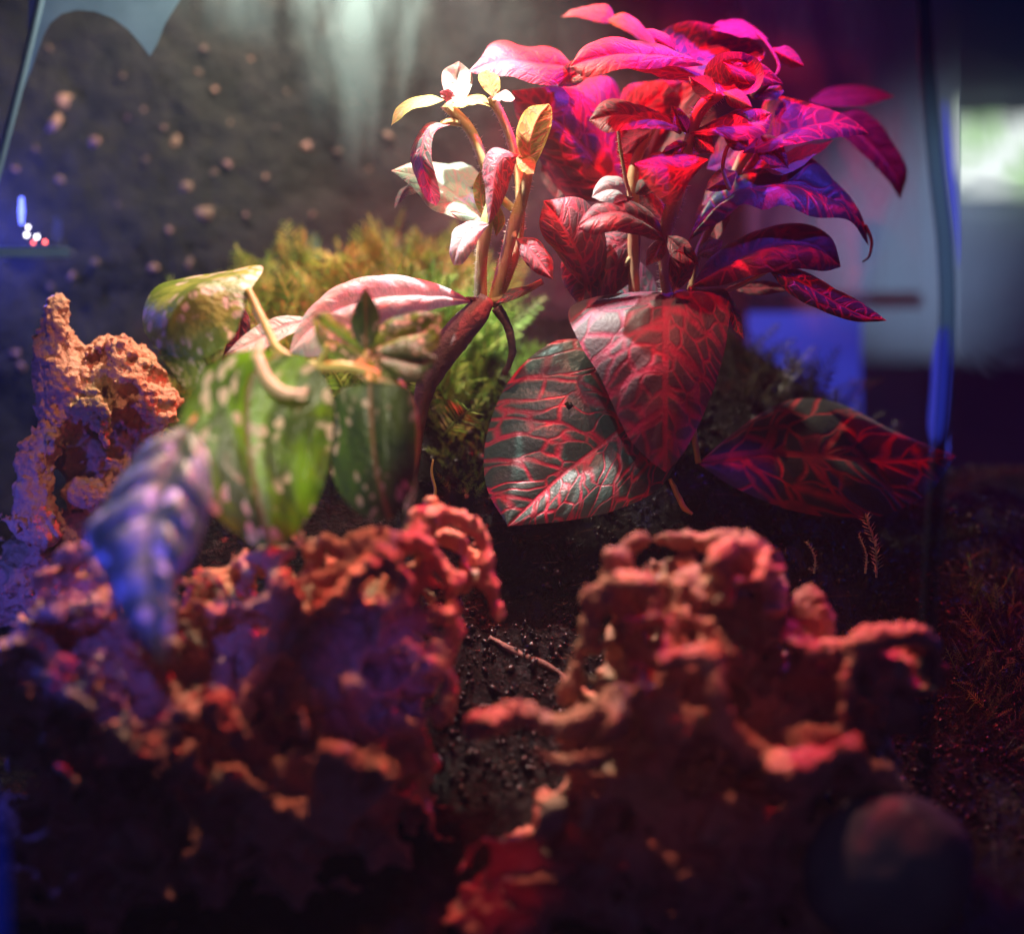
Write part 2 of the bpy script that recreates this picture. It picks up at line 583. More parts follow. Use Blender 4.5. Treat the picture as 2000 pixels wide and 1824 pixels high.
M_RED = nerve_leaf_mat('nerve_leaf_red', (0.018, 0.054, 0.042), (0.62, 0.035, 0.09), (0.30, 0.10, 0.09), 0.9, None, 0.42, 0.3)
M_NERVE_SHADED = nerve_leaf_mat('nerve_leaf_shaded', (0.015, 0.010, 0.016), (0.07, 0.012, 0.03), (0.05, 0.012, 0.03), 1.3, None, 0.6, 0.15)  # darkened leaf: shade behind the glass is put into the colour
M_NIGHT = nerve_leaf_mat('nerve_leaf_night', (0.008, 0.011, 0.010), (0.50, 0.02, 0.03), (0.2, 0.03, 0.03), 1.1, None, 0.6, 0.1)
M_FOLD = nerve_leaf_mat('nerve_leaf_folded', (0.03, 0.034, 0.036), (0.34, 0.03, 0.09), (0.34, 0.08, 0.09), 1.5, None, 0.62, 0.2, 1.15)  # muted veins: shadow on the folded leaf is put into the colour
M_DEEP = nerve_leaf_mat('nerve_leaf_deep_red', (0.06, 0.03, 0.035), (0.55, 0.05, 0.09), (0.34, 0.08, 0.09), 1.35, None, 0.5, 0.4)
M_PALE = nerve_leaf_mat('nerve_leaf_pale', (0.20, 0.34, 0.24), (0.75, 0.45, 0.42), (0.5, 0.5, 0.38), 1.1, None, 0.4, 0.35)
M_YOUNG = nerve_leaf_mat('nerve_leaf_young', (0.10, 0.16, 0.03), (0.72, 0.22, 0.12), (0.5, 0.3, 0.16), 1.2, (0.36, 0.45, 0.08), 0.45, 0.45)
M_PINK = nerve_leaf_mat('nerve_leaf_pink', (0.30, 0.38, 0.38), (0.88, 0.55, 0.58), (0.55, 0.36, 0.36), 2.0, None, 0.35, 0.3)
M_VINE = vine_leaf_mat('vine_leaf_green', (0.045, 0.075, 0.012), (0.20, 0.42, 0.012), (0.75, 0.56, 0.42), 0.6, 0.45)
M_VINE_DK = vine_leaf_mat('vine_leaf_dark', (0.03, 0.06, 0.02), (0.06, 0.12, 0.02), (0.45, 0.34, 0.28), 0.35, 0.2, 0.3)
M_SHADE = plain_mat('vine_leaf_shaded', (0.035, 0.03, 0.07), (0.06, 0.04, 0.08), 60, 0.42, 0.5, 0.002, 0.6)
M_VINE_LT = vine_leaf_mat('vine_leaf_light', (0.14, 0.24, 0.03), (0.36, 0.46, 0.08), (0.66, 0.58, 0.46), 0.95, 0.3, 0.35, (0.3, 0.4, 0.1), 0.7)
M_VINE_CR = vine_leaf_mat('vine_leaf_cream', (0.08, 0.14, 0.07), (0.34, 0.40, 0.36), (0.70, 0.68, 0.66), 0.5, 0.2, 0.4, (0.12, 0.16, 0.1), 0.9)
M_STEM = plain_mat('stem_green', (0.40, 0.42, 0.13), (0.62, 0.38, 0.24), 60, 0.5, 0.4, 0.0004, 0.5, 0.15)
M_STEM_R = plain_mat('stem_red', (0.55, 0.28, 0.16), (0.6, 0.42, 0.2), 60, 0.5, 0.4, 0.0004, 0.5, 0.15)
M_STEM_D = plain_mat('stem_dark', (0.07, 0.05, 0.06), (0.13, 0.09, 0.07), 120, 0.75, 0.9, 0.0012)
M_STEM_V = plain_mat('stem_vine', (0.42, 0.38, 0.10), (0.55, 0.42, 0.16), 80, 0.4, 0.2, 0.0004, 0.5, 0.15)
M_PETIOLE = plain_mat('petiole_pink', (0.60, 0.40, 0.34), (0.50, 0.42, 0.28), 80, 0.35, 0.2, 0.0004, 0.5, 0.15)
M_ROCK = rock_mat('lava_rock', (0.60, 0.25, 0.14), (0.66, 0.34, 0.20), (0.20, 0.07, 0.05), 0.6)
M_ROCK2 = rock_mat('lava_rock_dark', (0.42, 0.17, 0.11), (0.52, 0.25, 0.16), (0.14, 0.05, 0.045), 0.35)
M_SOIL = plain_mat('wet_soil', (0.004, 0.003, 0.0025), (0.010, 0.007, 0.005), 330, 0.3, 1.0, 0.004, 0.2, 0, 6)
M_CRUMB = island_mat('soil_crumb', [(0.004, 0.003, 0.0025), (0.009, 0.006, 0.005), (0.006, 0.0045, 0.003), (0.014, 0.009, 0.006)], 0.3, 0.0, 0.3)
M_FIBRE = plain_mat('root_fibre', (0.08, 0.05, 0.03), (0.16, 0.1, 0.06), 200, 0.25)
M_MOSS = island_mat('moss', [(0.33, 0.47, 0.06), (0.16, 0.36, 0.04), (0.50, 0.58, 0.12), (0.36, 0.38, 0.09), (0.10, 0.24, 0.03)], 0.5, 0.35)
M_MOSS_SHADED = island_mat('moss_shaded', [(0.02, 0.025, 0.01), (0.05, 0.05, 0.02), (0.012, 0.014, 0.008), (0.09, 0.08, 0.03)], 0.35, 0.1)  # darker copy of the moss, its unlit silhouette put into the colour
M_MOSS_G = island_mat('moss_green', [(0.14, 0.30, 0.04), (0.22, 0.40, 0.05), (0.28, 0.36, 0.08), (0.10, 0.22, 0.03)], 0.5, 0.35)
M_BANK = plain_mat('peat_bank', (0.006, 0.0058, 0.0065), (0.020, 0.017, 0.017), 130, 0.8, 1.0, 0.003, 0.3, 0, 6)
M_CHIP = plain_mat('bark_chip', (0.30, 0.16, 0.12), (0.40, 0.20, 0.14), 300, 0.8, 0.5, 0.001)
M_CHIPS = [M_CHIP, plain_mat('bark_chip_dim', (0.14, 0.08, 0.065), (0.2, 0.11, 0.08), 300, 0.8, 0.5, 0.001), plain_mat('bark_chip_pink', (0.34, 0.17, 0.15), (0.22, 0.10, 0.09), 300, 0.8, 0.5, 0.001)]
M_WOOD = plain_mat('wood_chip', (0.55, 0.40, 0.24), (0.62, 0.5, 0.34), 300, 0.7, 0.5, 0.0006)
M_PEBBLE = plain_mat('pebble', (0.045, 0.055, 0.08), (0.075, 0.08, 0.10), 90, 0.85, 0.3, 0.0006)
M_LINER = plain_mat('pale_plastic', (0.075, 0.14, 0.20), (0.10, 0.18, 0.25), 40, 0.5, 0, 0.001, 0.3, 0.3)
M_HAIR = plain_mat('plant_hair', (0.75, 0.7, 0.6), None, 100, 0.4, 0, 0.001, 0.5, 0.4)
M_ROOM = plain_mat('room_wall', (0.30, 0.36, 0.44), (0.34, 0.40, 0.47), 3, 0.8)
M_SHELF = plain_mat('dark_shelf', (0.03, 0.028, 0.035), (0.06, 0.05, 0.06), 60, 0.5, 0.3, 0.001)


# ------------------------------------------------------------------ setting: soil
TOPX = [-700, 0, 200, 330, 450, 600, 800, 900, 1100, 1350, 1450, 1550, 1620, 1690, 1760, 1900, 2100, 2700]
TOPY = [1060, 1020, 900, 690, 560, 520, 520, 580, 620, 625, 668, 716, 770, 868, 892, 900, 920, 960]
FD = [-620, -400, -250, -100, 0, 100, 250, 480]
FF = [1.10, 0.86, 0.70, 0.52, 0.40, 0.26, 0.09, 0.0]


def ground_y(x, d):
    top = np.interp(x, TOPX, TOPY)
    return top + (1960 - top) * np.interp(d, FD, FF)


gx = np.concatenate([np.arange(-700, 700, 14), np.arange(700, 2050, 7), np.arange(2050, 2700, 14)])
gd = np.concatenate([np.arange(480, 200, -10), np.arange(200, -320, -6), np.arange(-320, -630, -14)])
GX, GD = np.meshgrid(gx, gd, indexing='ij')
GY = ground_y(GX, GD)
q = np.stack([GX, GY, GD], axis=-1)
GY = GY - (fbm(q / 120, 3) * 26 + np.abs(fbm(q / 42 + 3, 4)) * 34 - 12)
nx_, nd_ = GX.shape
# carry the back of the mound down behind its crest so it has a body
vv = np.stack([GX, GY, GD], axis=-1).reshape(-1, 3)
back = np.stack([gx, np.full_like(gx, 2250.0), np.full_like(gx, 520.0)], axis=-1)
front = np.stack([gx, np.full_like(gx, 2400.0), np.full_like(gx, -640.0)], axis=-1)
ii, jj = np.meshgrid(np.arange(nx_ - 1), np.arange(nd_ - 1), indexing='ij')
a = (ii * nd_ + jj).ravel()
F_ = np.stack([a, a + 1, a + nd_ + 1, a + nd_], axis=1)
b0 = len(vv)
i1 = np.arange(nx_ - 1)
Fb = np.stack([i1 * nd_, (i1 + 1) * nd_, b0 + i1 + 1, b0 + i1], axis=1)
f0 = b0 + nx_
Ff = np.stack([i1 * nd_ + nd_ - 1, f0 + i1, f0 + i1 + 1, (i1 + 1) * nd_ + nd_ - 1], axis=1)
soil = mesh_obj('soil', P(np.vstack([vv, back, front])), np.vstack([F_, Fb, Ff]), M_SOIL)
tag(soil, 'black wet soil mound sloping down to the front under the plants', 'soil', None, 'structure')


def lump_pts(n_, r):
    """rough little polyhedron"""
    t = (1 + 5 ** 0.5) / 2
    v = np.array([(-1, t, 0), (1, t, 0), (-1, -t, 0), (1, -t, 0), (0, -1, t), (0, 1, t), (0, -1, -t), (0, 1, -t),
                  (t, 0, -1), (t, 0, 1), (-t, 0, -1), (-t, 0, 1)], float)
    v /= np.linalg.norm(v[0])
    return v


ICO_F = np.array([(0, 11, 5), (0, 5, 1), (0, 1, 7), (0, 7, 10), (0, 10, 11), (1, 5, 9), (5, 11, 4), (11, 10, 2), (10, 7, 6), (7, 1, 8),
                  (3, 9, 4), (3, 4, 2), (3, 2, 6), (3, 6, 8), (3, 8, 9), (4, 9, 5), (2, 4, 11), (6, 2, 10), (8, 6, 7), (9, 8, 1)])
ICO_V = lump_pts(0, 1)


def lumps(name, cs, rs, mat, flat=0.75, smooth=False):
    V, F = [], []
    for i, (c, r) in enumerate(zip(cs, rs)):
        ang = rng.uniform(0, 6.28, 3)
        ca, sa = np.cos(ang), np.sin(ang)
        Rz = np.array([[ca[0], -sa[0], 0], [sa[0], ca[0], 0], [0, 0, 1]])
        Rx = np.array([[1, 0, 0], [0, ca[1], -sa[1]], [0, sa[1], ca[1]]])
        v = ICO_V * rng.uniform(0.65, 1.3, (12, 1)) * np.array([1.0, flat, 0.8]) * r
        V.append(c + v @ Rz.T @ Rx.T)
        F.append(ICO_F + 12 * i)
    # layout space is mirrored: flip winding
    return mesh_obj(name, P(np.vstack(V)), np.vstack(F)[:, ::-1], mat, None, smooth)


n_c = 5200
cx = rng.uniform(820, 2050, n_c)
cdp = rng.uniform(-260, 260, n_c)
cyv = ground_y(cx, cdp)
qq = np.stack([cx, cyv, cdp], axis=-1)
cyv = cyv - (fbm(qq / 120, 3) * 26 + np.abs(fbm(qq / 42 + 3, 4)) * 34 - 12)
crumb = lumps('soil_crumbs', np.stack([cx, cyv - 3, cdp], axis=-1), rng.gamma(1.8, 2.4, n_c) + 1.0, M_CRUMB, 0.45)
tag(crumb, 'wet glinting crumbs of black soil between the rocks', 'soil crumbs', None, 'stuff')

V, F = [], []
for i in range(420):
    x, d = rng.uniform(850, 2050), rng.uniform(-230, 200)
    c0 = np.array([x, float(ground_y(x, d)) - 6, d])
    st = np.array([rng.normal(), rng.normal() * 0.25, rng.normal() * 0.6]) * rng.uniform(6, 22)
    bend = rng.normal(size=3) * 7
    pts = [c0 + st * t + bend * t * t for t in np.linspace(-1, 1, 7)]
    for t_, p in enumerate(pts):
        V += [p + np.array([0, 0.55, 0]), p - np.array([0.4, 0.5, 0]), p + np.array([0.2, -0.4, 0.7])]
    k0 = len(V) - 21
    for t_ in range(6):
        a = k0 + 3 * t_
        F += [(a, a + 1, a + 4, a + 3), (a + 1, a + 2, a + 5, a + 4), (a + 2, a, a + 3, a + 5)]
tag(mesh_obj('root_fibres', P(np.array(V)), np.array(F), M_FIBRE), 'fine wet root fibres tangled over the black soil', 'root fibres', None, 'stuff')

# ------------------------------------------------------------------ peat bank behind with bark chips
bx = np.arange(-900, 1480, 20)
by = np.arange(-500, 1300, 20)
BX, BY = np.meshgrid(bx, by, indexing='ij')
q = np.stack([BX, BY, np.zeros_like(BX)], axis=-1).astype(float)
BD = 570 + fbm(q / 160, 4) * 40 + np.abs(fbm(q / 40 + 8, 3)) * 40
BD = BD + np.clip((BX - 1150) / 330, 0, 1) ** 2 * 260
n1_, n2_ = BX.shape
vb = np.stack([BX, BY, BD], axis=-1).reshape(-1, 3)
vb2 = vb + np.array([0, 0, 260])
ii, jj = np.meshgrid(np.arange(n1_ - 1), np.arange(n2_ - 1), indexing='ij')
a = (ii * n2_ + jj).ravel()
F1 = np.stack([a, a + n2_, a + n2_ + 1, a + 1], axis=1)
bank = mesh_obj('peat_bank', P(np.vstack([vb])), F1, M_BANK)
tag(bank, 'dark brown peat bank with pale bark chips filling the back of the tank', 'peat bank', None, 'structure')
chips = [(125, 200, 22, 22), (105, 245, 12, 26), (185, 277, 13, 13), (340, 275, 13, 20), (115, 352, 15, 13), (365, 365, 17, 20),
         (398, 415, 25, 20), (445, 320, 11, 9), (418, 337, 11, 9), (280, 215, 6, 6), (388, 143, 8, 9), (420, 175, 8, 8), (300, 522, 14, 11),
         (370, 515, 8, 14), (185, 512, 11, 9), (760, 266, 13, 9), (600, 286, 14, 9), (660, 296, 11, 8), (398, 96, 8, 6), (97, 94, 10, 5),
         (490, 116, 7, 6), (250, 230, 7, 6), (320, 250, 6, 7), (140, 540, 8, 12), (98, 560, 7, 12), (520, 345, 6, 6), (285, 310, 7, 5),
         (30, 690, 10, 8), (40, 715, 7, 14), (540, 250, 6, 5), (230, 400, 6, 5), (480, 420, 7, 5), (610, 420, 8, 6), (720, 330, 8, 6),
         (560, 180, 6, 5), (330, 450, 7, 6), (450, 240, 5, 5), (690, 200, 5, 4), (30, 330, 8, 6), (240, 150, 6, 5), (70, 290, 6, 9)]
for (x, y, rx, ry) in chips:
    dz = 570 + float(fbm(np.array([x, y, 0.0]) / 160, 4)) * 40 + abs(float(fbm(np.array([x, y, 0.0]) / 40 + 8, 3))) * 40
    v = ICO_V * rng.uniform(0.45, 1.25, (12, 1)) * np.array([rx, ry, 7])
    an = rng.uniform(-0.7, 0.7)
    v[:, :2] = v[:, :2] @ np.array([[math.cos(an), math.sin(an)], [-math.sin(an), math.cos(an)]])
    mesh_obj('bark_chip', P(v + np.array([x, y, dz - 4])), ICO_F[:, ::-1], M_CHIPS[int(rng.integers(0, 3))], bank, False)

# ------------------------------------------------------------------ room behind, on the right
def box_geo(lo, hi):
    lo, hi = np.array(lo, float), np.array(hi, float)
    v = np.array([[(lo, hi)[i][0], (lo, hi)[j][1], (lo, hi)[k][2]] for i in (0, 1) for j in (0, 1) for k in (0, 1)])
    f = [(0, 1, 3, 2), (4, 6, 7, 5), (0, 4, 5, 1), (2, 3, 7, 6), (0, 2, 6, 4), (1, 5, 7, 3)]
    return v, f


def box(name, lo, hi, mat, parent=None):
    v, f = box_geo(lo, hi)
    return mesh_obj(name, P(v), f, mat, parent, False)


tag(box('room_wall', (600, -1500, 2600), (3600, 2300, 2680), M_ROOM), 'dim grey blue wall of the room behind the tank', 'wall', None, 'structure')
win = empty('window', (1960, 340, 2500), 'bright greenish window seen blurred through the right side of the tank', 'window')
k = NT('window_daylight')
oc = obj_coords(k)
nz = k.noise(oc, 28.0, 3)
M_WIN = k.end(k.n('Emission', {'Color': k.mix(k.smooth(nz, 0.42, 0.58), (0.95, 1.0, 0.98), (0.30, 0.55, 0.2)), 'Strength': 1.15}).outputs[0])
box('pane', (1880, 195, 2500), (2160, 345, 2506), M_WIN, win)
M_FRAME = plain_mat('window_frame', (0.4, 0.45, 0.5), None, 30, 0.5)
box('frame', (1868, 180, 2480), (2180, 195, 2512), M_FRAME, win)
box('frame', (1868, 345, 2480), (2180, 360, 2512), M_FRAME, win)
box('frame', (1868, 195, 2480), (1880, 345, 2512), M_FRAME, win)
sh = tag(box('shelf', (1380, 572, 1100), (1800, 600, 1300), M_SHELF), 'dark shelf edge behind the tank above the blue reflection', 'shelf')
bd = tag(box('board', (1300, 700, 2250), (3600, 1500, 2290), plain_mat('navy_board', (0.05, 0.06, 0.12), (0.07, 0.08, 0.14), 30, 0.6)),
         'dark navy board under the shelf behind the tank', 'board')
k = NT('blue_reflection_glow')  # glowing box added in place of a blue reflection in the glass
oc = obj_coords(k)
M_BLUE_REFL = k.end(k.n('Emission', {'Color': k.mix(k.smooth(k.noise(oc, 14.0, 3), 0.3, 0.7), (0.018, 0.02, 0.30), (0.04, 0.06, 0.62)), 'Strength': 0.8}).outputs[0])
bp_ = tag(box('blue_reflection', (1430, 610, 900), (1682, 960, 920), M_BLUE_REFL),
          'glowing blue box for a reflection below the shelf behind the soil mound', 'reflection')

# ------------------------------------------------------------------ tank glass
def mist_mat(name, regions, base=0.03, top=0.5, tint=(0.42, 0.62, 0.68)):
    k = NT(name)
    uv = k.n('UVMap', uv_map='UVMap').outputs[0]
    s = k.n('SeparateXYZ', {0: uv})
    tot = None
    for (x, y, rx, ry, amt) in regions:
        dx = k.math('DIVIDE', k.math('SUBTRACT', s.outputs[0], x), rx)
        dy = k.math('DIVIDE', k.math('SUBTRACT', s.outputs[1], y), ry)
        r = k.math('ADD', k.math('MULTIPLY', dx, dx), k.math('MULTIPLY', dy, dy))
        m = k.math('MULTIPLY', k.smooth(r, 1.0, 0.0), amt)
        tot = m if tot is None else k.math('ADD', tot, m)
    st = k.n('Mapping', {'Vector': uv, 'Scale': (0.012, 0.0028, 1.0)}).outputs[0]
    streak = k.noise(st, 1.0, 3, 0.55, 0.4)
    mask = k.math('ADD', k.math('MULTIPLY', tot, k.smooth(streak, 0.3, 0.7)), base, clamp=True)
    mask = k.math('MINIMUM', mask, top)
    clear = k.n('MixShader', {0: 0.03, 1: k.n('BsdfTransparent', {'Color': (0.97, 0.99, 0.98)}).outputs[0],
                              2: k.n('BsdfGlossy', {'Roughness': 0.05, 'Color': (1, 1, 1)}).outputs[0]}).outputs[0]
    fog = k.n('MixShader', {0: 0.5, 1: k.n('BsdfDiffuse', {'Color': tint}).outputs[0],
                            2: k.n('BsdfTranslucent', {'Color': tint}).outputs[0]}).outputs[0]
    return k.end(k.n('MixShader', {0: mask, 1: clear, 2: fog}).outputs[0])


tank = empty('glass_tank', (900, 1900, 600), 'clear glass tank misted inside with a rounded corner on the right', 'glass tank')


def sheet(name, xs, ys, dfun, mat, parent, th=10):
    X, Y = np.meshgrid(xs, ys, indexing='ij')
    Dd = dfun(X, Y)
    v = np.stack([X, Y, Dd], axis=-1).reshape(-1, 3)
    n1, n2 = X.shape
    i, j = np.meshgrid(np.arange(n1 - 1), np.arange(n2 - 1), indexing='ij')
    a = (i * n2 + j).ravel()
    f = np.stack([a, a + n2, a + n2 + 1, a + 1], axis=1)
    return mesh_obj(name, P(v), f, mat, parent, True, uv=np.stack([X.ravel(), Y.ravel()], axis=1))


M_MIST = mist_mat('misted_glass', [(735, 60, 170, 330, 0.30), (600, -40, 330, 160, 0.2), (1660, 400, 240, 300, 0.42), (1600, 20, 380, 170, 0.55), (1150, 20, 300, 160, 0.06)], 0.012, 0.5)  # mist patches; the upper right one stands for reddish reflections on the pane
sheet('back_pane', np.arange(-900, 1900, 100), np.arange(-500, 1400, 100), lambda x, y: np.full_like(x, 480.0, dtype=float), M_MIST, tank)

k = NT('corner_glass')
lw = k.n('LayerWeight', {'Blend': 0.35}).outputs['Facing']
M_EDGE = k.end(k.n('MixShader', {0: k.math('ADD', k.math('MULTIPLY', lw, 0.45), 0.03),
                                 1: k.n('BsdfTransparent', {'Color': (0.55, 0.66, 0.72)}).outputs[0],
                                 2: k.n('BsdfPrincipled', {'Base Color': (0.02, 0.06, 0.09), 'Roughness': 0.15}).outputs[0]}).outputs[0])
post = [(1800, -60, -360, 15), (1812, 150, -360, 16), (1828, 320, -360, 17), (1846, 480, -360, 17), (1850, 640, -360, 17),
        (1840, 820, -360, 17), (1826, 1000, -360, 17), (1814, 1200, -360, 16), (1806, 1500, -360, 15), (1800, 1900, -360, 14)]
tube('corner_edge', post, M_EDGE, tank, 60, 16)
tube('corner_edge', [(92, -60, 230, 9), (60, 80, 230, 9), (30, 200, 230, 9), (4, 300, 230, 9), (-30, 430, 230, 9)], M_LINER, tank, 24, 10)

k = NT('wavy_glass')
oc = obj_coords(k)
bpn = k.n('Bump', {'Strength': 1.0, 'Distance': 0.0015, 'Height': k.noise(oc, 28.0, 2, 0.5, 1.5)}).outputs[0]
M_WAVY = k.end(k.n('BsdfPrincipled', {'Base Color': (0.9, 0.95, 1.0), 'Roughness': 0.06, 'Transmission Weight': 1.0, 'IOR': 1.12, 'Normal': bpn}).outputs[0])
sheet('side_pane', np.arange(1876, 2500, 60), np.arange(-300, 880, 60), lambda x, y: 230 + (x - 1876) * 0.25, M_WAVY, tank)

# glowing bars added for blue reflections along the glass corner
for i, (pp, lab) in enumerate([([(1844, 200, 700, 2), (1850, 290, 700, 8), (1862, 400, 700, 8), (1874, 520, 700, 2)], 'upper bar of reflected blue light beside the glass corner'),
                               ([(1846, 640, 700, 6), (1840, 690, 700, 15), (1836, 760, 700, 16), (1830, 830, 700, 15), (1828, 862, 700, 6)], 'lower wide bar of reflected blue light beside the glass corner')]):
    o = tube('glass_glow_bar', pp, glow_mat('glass_glow', (0.05, 0.07, 0.75), 0.7), None, 20, 10)
    tag(o, lab, 'reflected light', 'blue light in the glass')

o = tube('glass_glow_bar', [(-60, 1440, -900, 14), (-20, 1600, -900, 22), (-10, 1750, -900, 26), (-10, 2000, -900, 26)], glow_mat('glass_glow_dim', (0.01, 0.04, 0.9), 0.10), None, 20, 10)  # glowing bar added for blue light in the glass edge
tag(o, 'dim bar of deep blue glass glow low in the lower left corner', 'reflected light', 'blue light in the glass')

# sheet added for a pale arched shape in the glass, upper left
out = [(60, -80), (360, -80), (352, 0), (322, 48), (308, 85), (293, 110), (275, 86), (250, 58), (220, 36), (185, 23), (150, 20), (120, 28), (98, 46), (84, 72), (60, 140), (40, 190), (52, 110)]
n_o = len(out)
v = [(x, y, 230) for x, y in out] + [(x, y, 236) for x, y in out]
f = [tuple(range(n_o)), tuple(range(2 * n_o - 1, n_o - 1, -1))] + [(i, n_o + i, n_o + (i + 1) % n_o, (i + 1) % n_o) for i in range(n_o)]
k = NT('pale_sheet')
fc = k.mix(k.smooth(k.noise(obj_coords(k), 35.0, 4), 0.3, 0.7), (0.10, 0.19, 0.26), (0.22, 0.36, 0.46))
fs = k.n('MixShader', {0: 0.4, 1: k.n('BsdfPrincipled', {'Base Color': fc, 'Roughness': 0.4}).outputs[0], 2: k.n('BsdfTranslucent', {'Color': fc}).outputs[0]}).outputs[0]
M_PALE_SHEET = k.end(k.n('MixShader', {0: 0.45, 1: fs, 2: k.n('BsdfTransparent', {'Color': (0.8, 0.9, 0.95)}).outputs[0]}).outputs[0])
tag(mesh_obj('pale_arch_sheet', P(v), f, M_PALE_SHEET, None, False), 'pale blue grey sheet for an arched shape in the glass, upper left', 'pale sheet')

# glowing balls and a tube added for reflected LED light
led = empty('led_reflections', (60, 490, 330), 'small cluster of blue, white and red led reflections over a ledge at the left', 'led reflections')
box('ledge', (-120, 484, 320), (135, 502, 420), M_LINER, led)


def ball(name, c, r, mat, parent, sx=1, sy=1):
    v = ICO_V * np.array([r * sx, r * sy, r]) + np.array(c)
    return mesh_obj(name, P(v), ICO_F[:, ::-1], mat, parent, True)


g_w = glow_mat('glint_white', (1, 0.95, 1), 12)
g_b = glow_mat('glint_blue', (0.12, 0.16, 1.0), 5)
g_r = glow_mat('glint_red', (1.0, 0.12, 0.1), 8)
ball('blue_led_glint', (42, 412, 330), 7, g_b, led, 1, 4.5)
ball('white_led_glint', (55, 444, 330), 4, g_w, led)
ball('white_led_glint', (52, 459, 330), 5, g_w, led)
ball('white_led_glint', (72, 463, 330), 5, g_w, led)
ball('red_led_glint', (65, 474, 330), 3.5, g_r, led)
ball('red_led_glint', (88, 473, 330), 4, g_r, led)
o = tube('light_glint', [(702, 64, 600, 5), (752, 82, 600, 5)], glow_mat('glint_glow', (0.95, 1.0, 0.8), 0.9), None, 6, 8)  # glowing tube added for a reflected white glint
tag(o, 'short pale yellow glint of reflected light behind the misted glass at the top', 'glint')

# ------------------------------------------------------------------ rocks
V, Q = sdf_mesh(
    [('c', [(114, 612, 90, 30), (120, 680, 90, 46), (130, 760, 90, 60), (120, 830, 90, 52)]), ('e', (175, 760, 100), (80, 80, 70)),
     ('e', (215, 700, 100), (50, 45, 60)), ('e', (255, 750, 90), (75, 70, 80)), ('e', (305, 800, 90), (45, 48, 60)),
     ('e', (215, 790, 90), (105, 45, 80)), ('c', [(85, 850, 70, 34), (60, 900, 80, 34), (70, 1000, 80, 46), (95, 1040, 60, 36)]),
     ('e', (215, 900, 150), (110, 90, 60)), ('e', (40, 1030, 60), (34, 28, 30)), ('e', (170, 970, 80), (50, 40, 40)),
     ('c', [(190, 830, 40, 22), (205, 880, 40, 16)]), ('e', (120, 1150, 140), (130, 140, 80)), ('e', (250, 1050, 160), (120, 140, 70))],
    [('e', (150, 885, 30), (55, 55, 60)), ('e', (190, 690, 40), (26, 24, 40)), ('e', (250, 775, 10), (22, 18, 20)), ('e', (240, 870, 40), (40, 36, 50)),
     ('e', (130, 1010, 20), (20, 40, 40))],
    (-30, 560, -40), (430, 1280, 250), 4.2, 14, (36, 16), (15, 9), 14, (60, 46))
rock = mesh_obj('lava_rock', V, Q, M_ROCK)
tag(rock, 'tall orange lava rock with a blunt spire standing at the far left', 'rock', 'porous lava rocks')

kn1, cu1 = crags([((190, 1330, -330), (170, 200, 120)), ((300, 1420, -330), (170, 190, 120)), ((160, 1190, -350), (70, 80, 60)), ((260, 1700, -300), (300, 200, 120))], 60, 56, 3)
V, Q = sdf_mesh(
    kn1 + [('e', (190, 1330, -330), (170, 200, 120)), ('e', (160, 1165, -360), (58, 52, 60)), ('e', (300, 1420, -330), (170, 190, 120)), ('e', (40, 1380, -300), (120, 120, 90)),
     ('c', [(150, 1110, -370, 16), (110, 1190, -390, 24), (50, 1250, -390, 26), (-10, 1300, -380, 28)]),
     ('c', [(215, 1130, -410, 18), (235, 1220, -440, 22), (225, 1300, -450, 26), (200, 1390, -450, 30), (235, 1470, -440, 34)]),
     ('c', [(160, 1500, -420, 22), (250, 1480, -450, 30), (330, 1450, -470, 24), (370, 1400, -480, 26), (420, 1385, -480, 34), (460, 1440, -460, 30)]),
     ('e', (190, 1100, -350), (18, 26, 22)), ('e', (260, 1700, -300), (300, 200, 120)), ('c', [(60, 1330, -400, 16), (150, 1350, -420, 14)]),
     ('c', [(330, 1190, -360, 18), (345, 1280, -380, 22), (330, 1360, -400, 26)])],
    [('e', (165, 1235, -440), (52, 52, 70)), ('e', (290, 1330, -460), (46, 70, 80)), ('e', (120, 1400, -430), (60, 40, 60)), ('e', (280, 1520, -440), (90, 44, 60)),
     ('e', (150, 1440, -440), (34, 30, 40))] + cu1,
    (-120, 1050, -560), (560, 1950, -150), 6.5, 22, (48, 20), (20, 10))
rock = mesh_obj('lava_rock', V, Q, M_ROCK2)
tag(rock, 'purple lit lava rock in the front left corner under the blue lit leaf', 'rock', 'porous lava rocks')

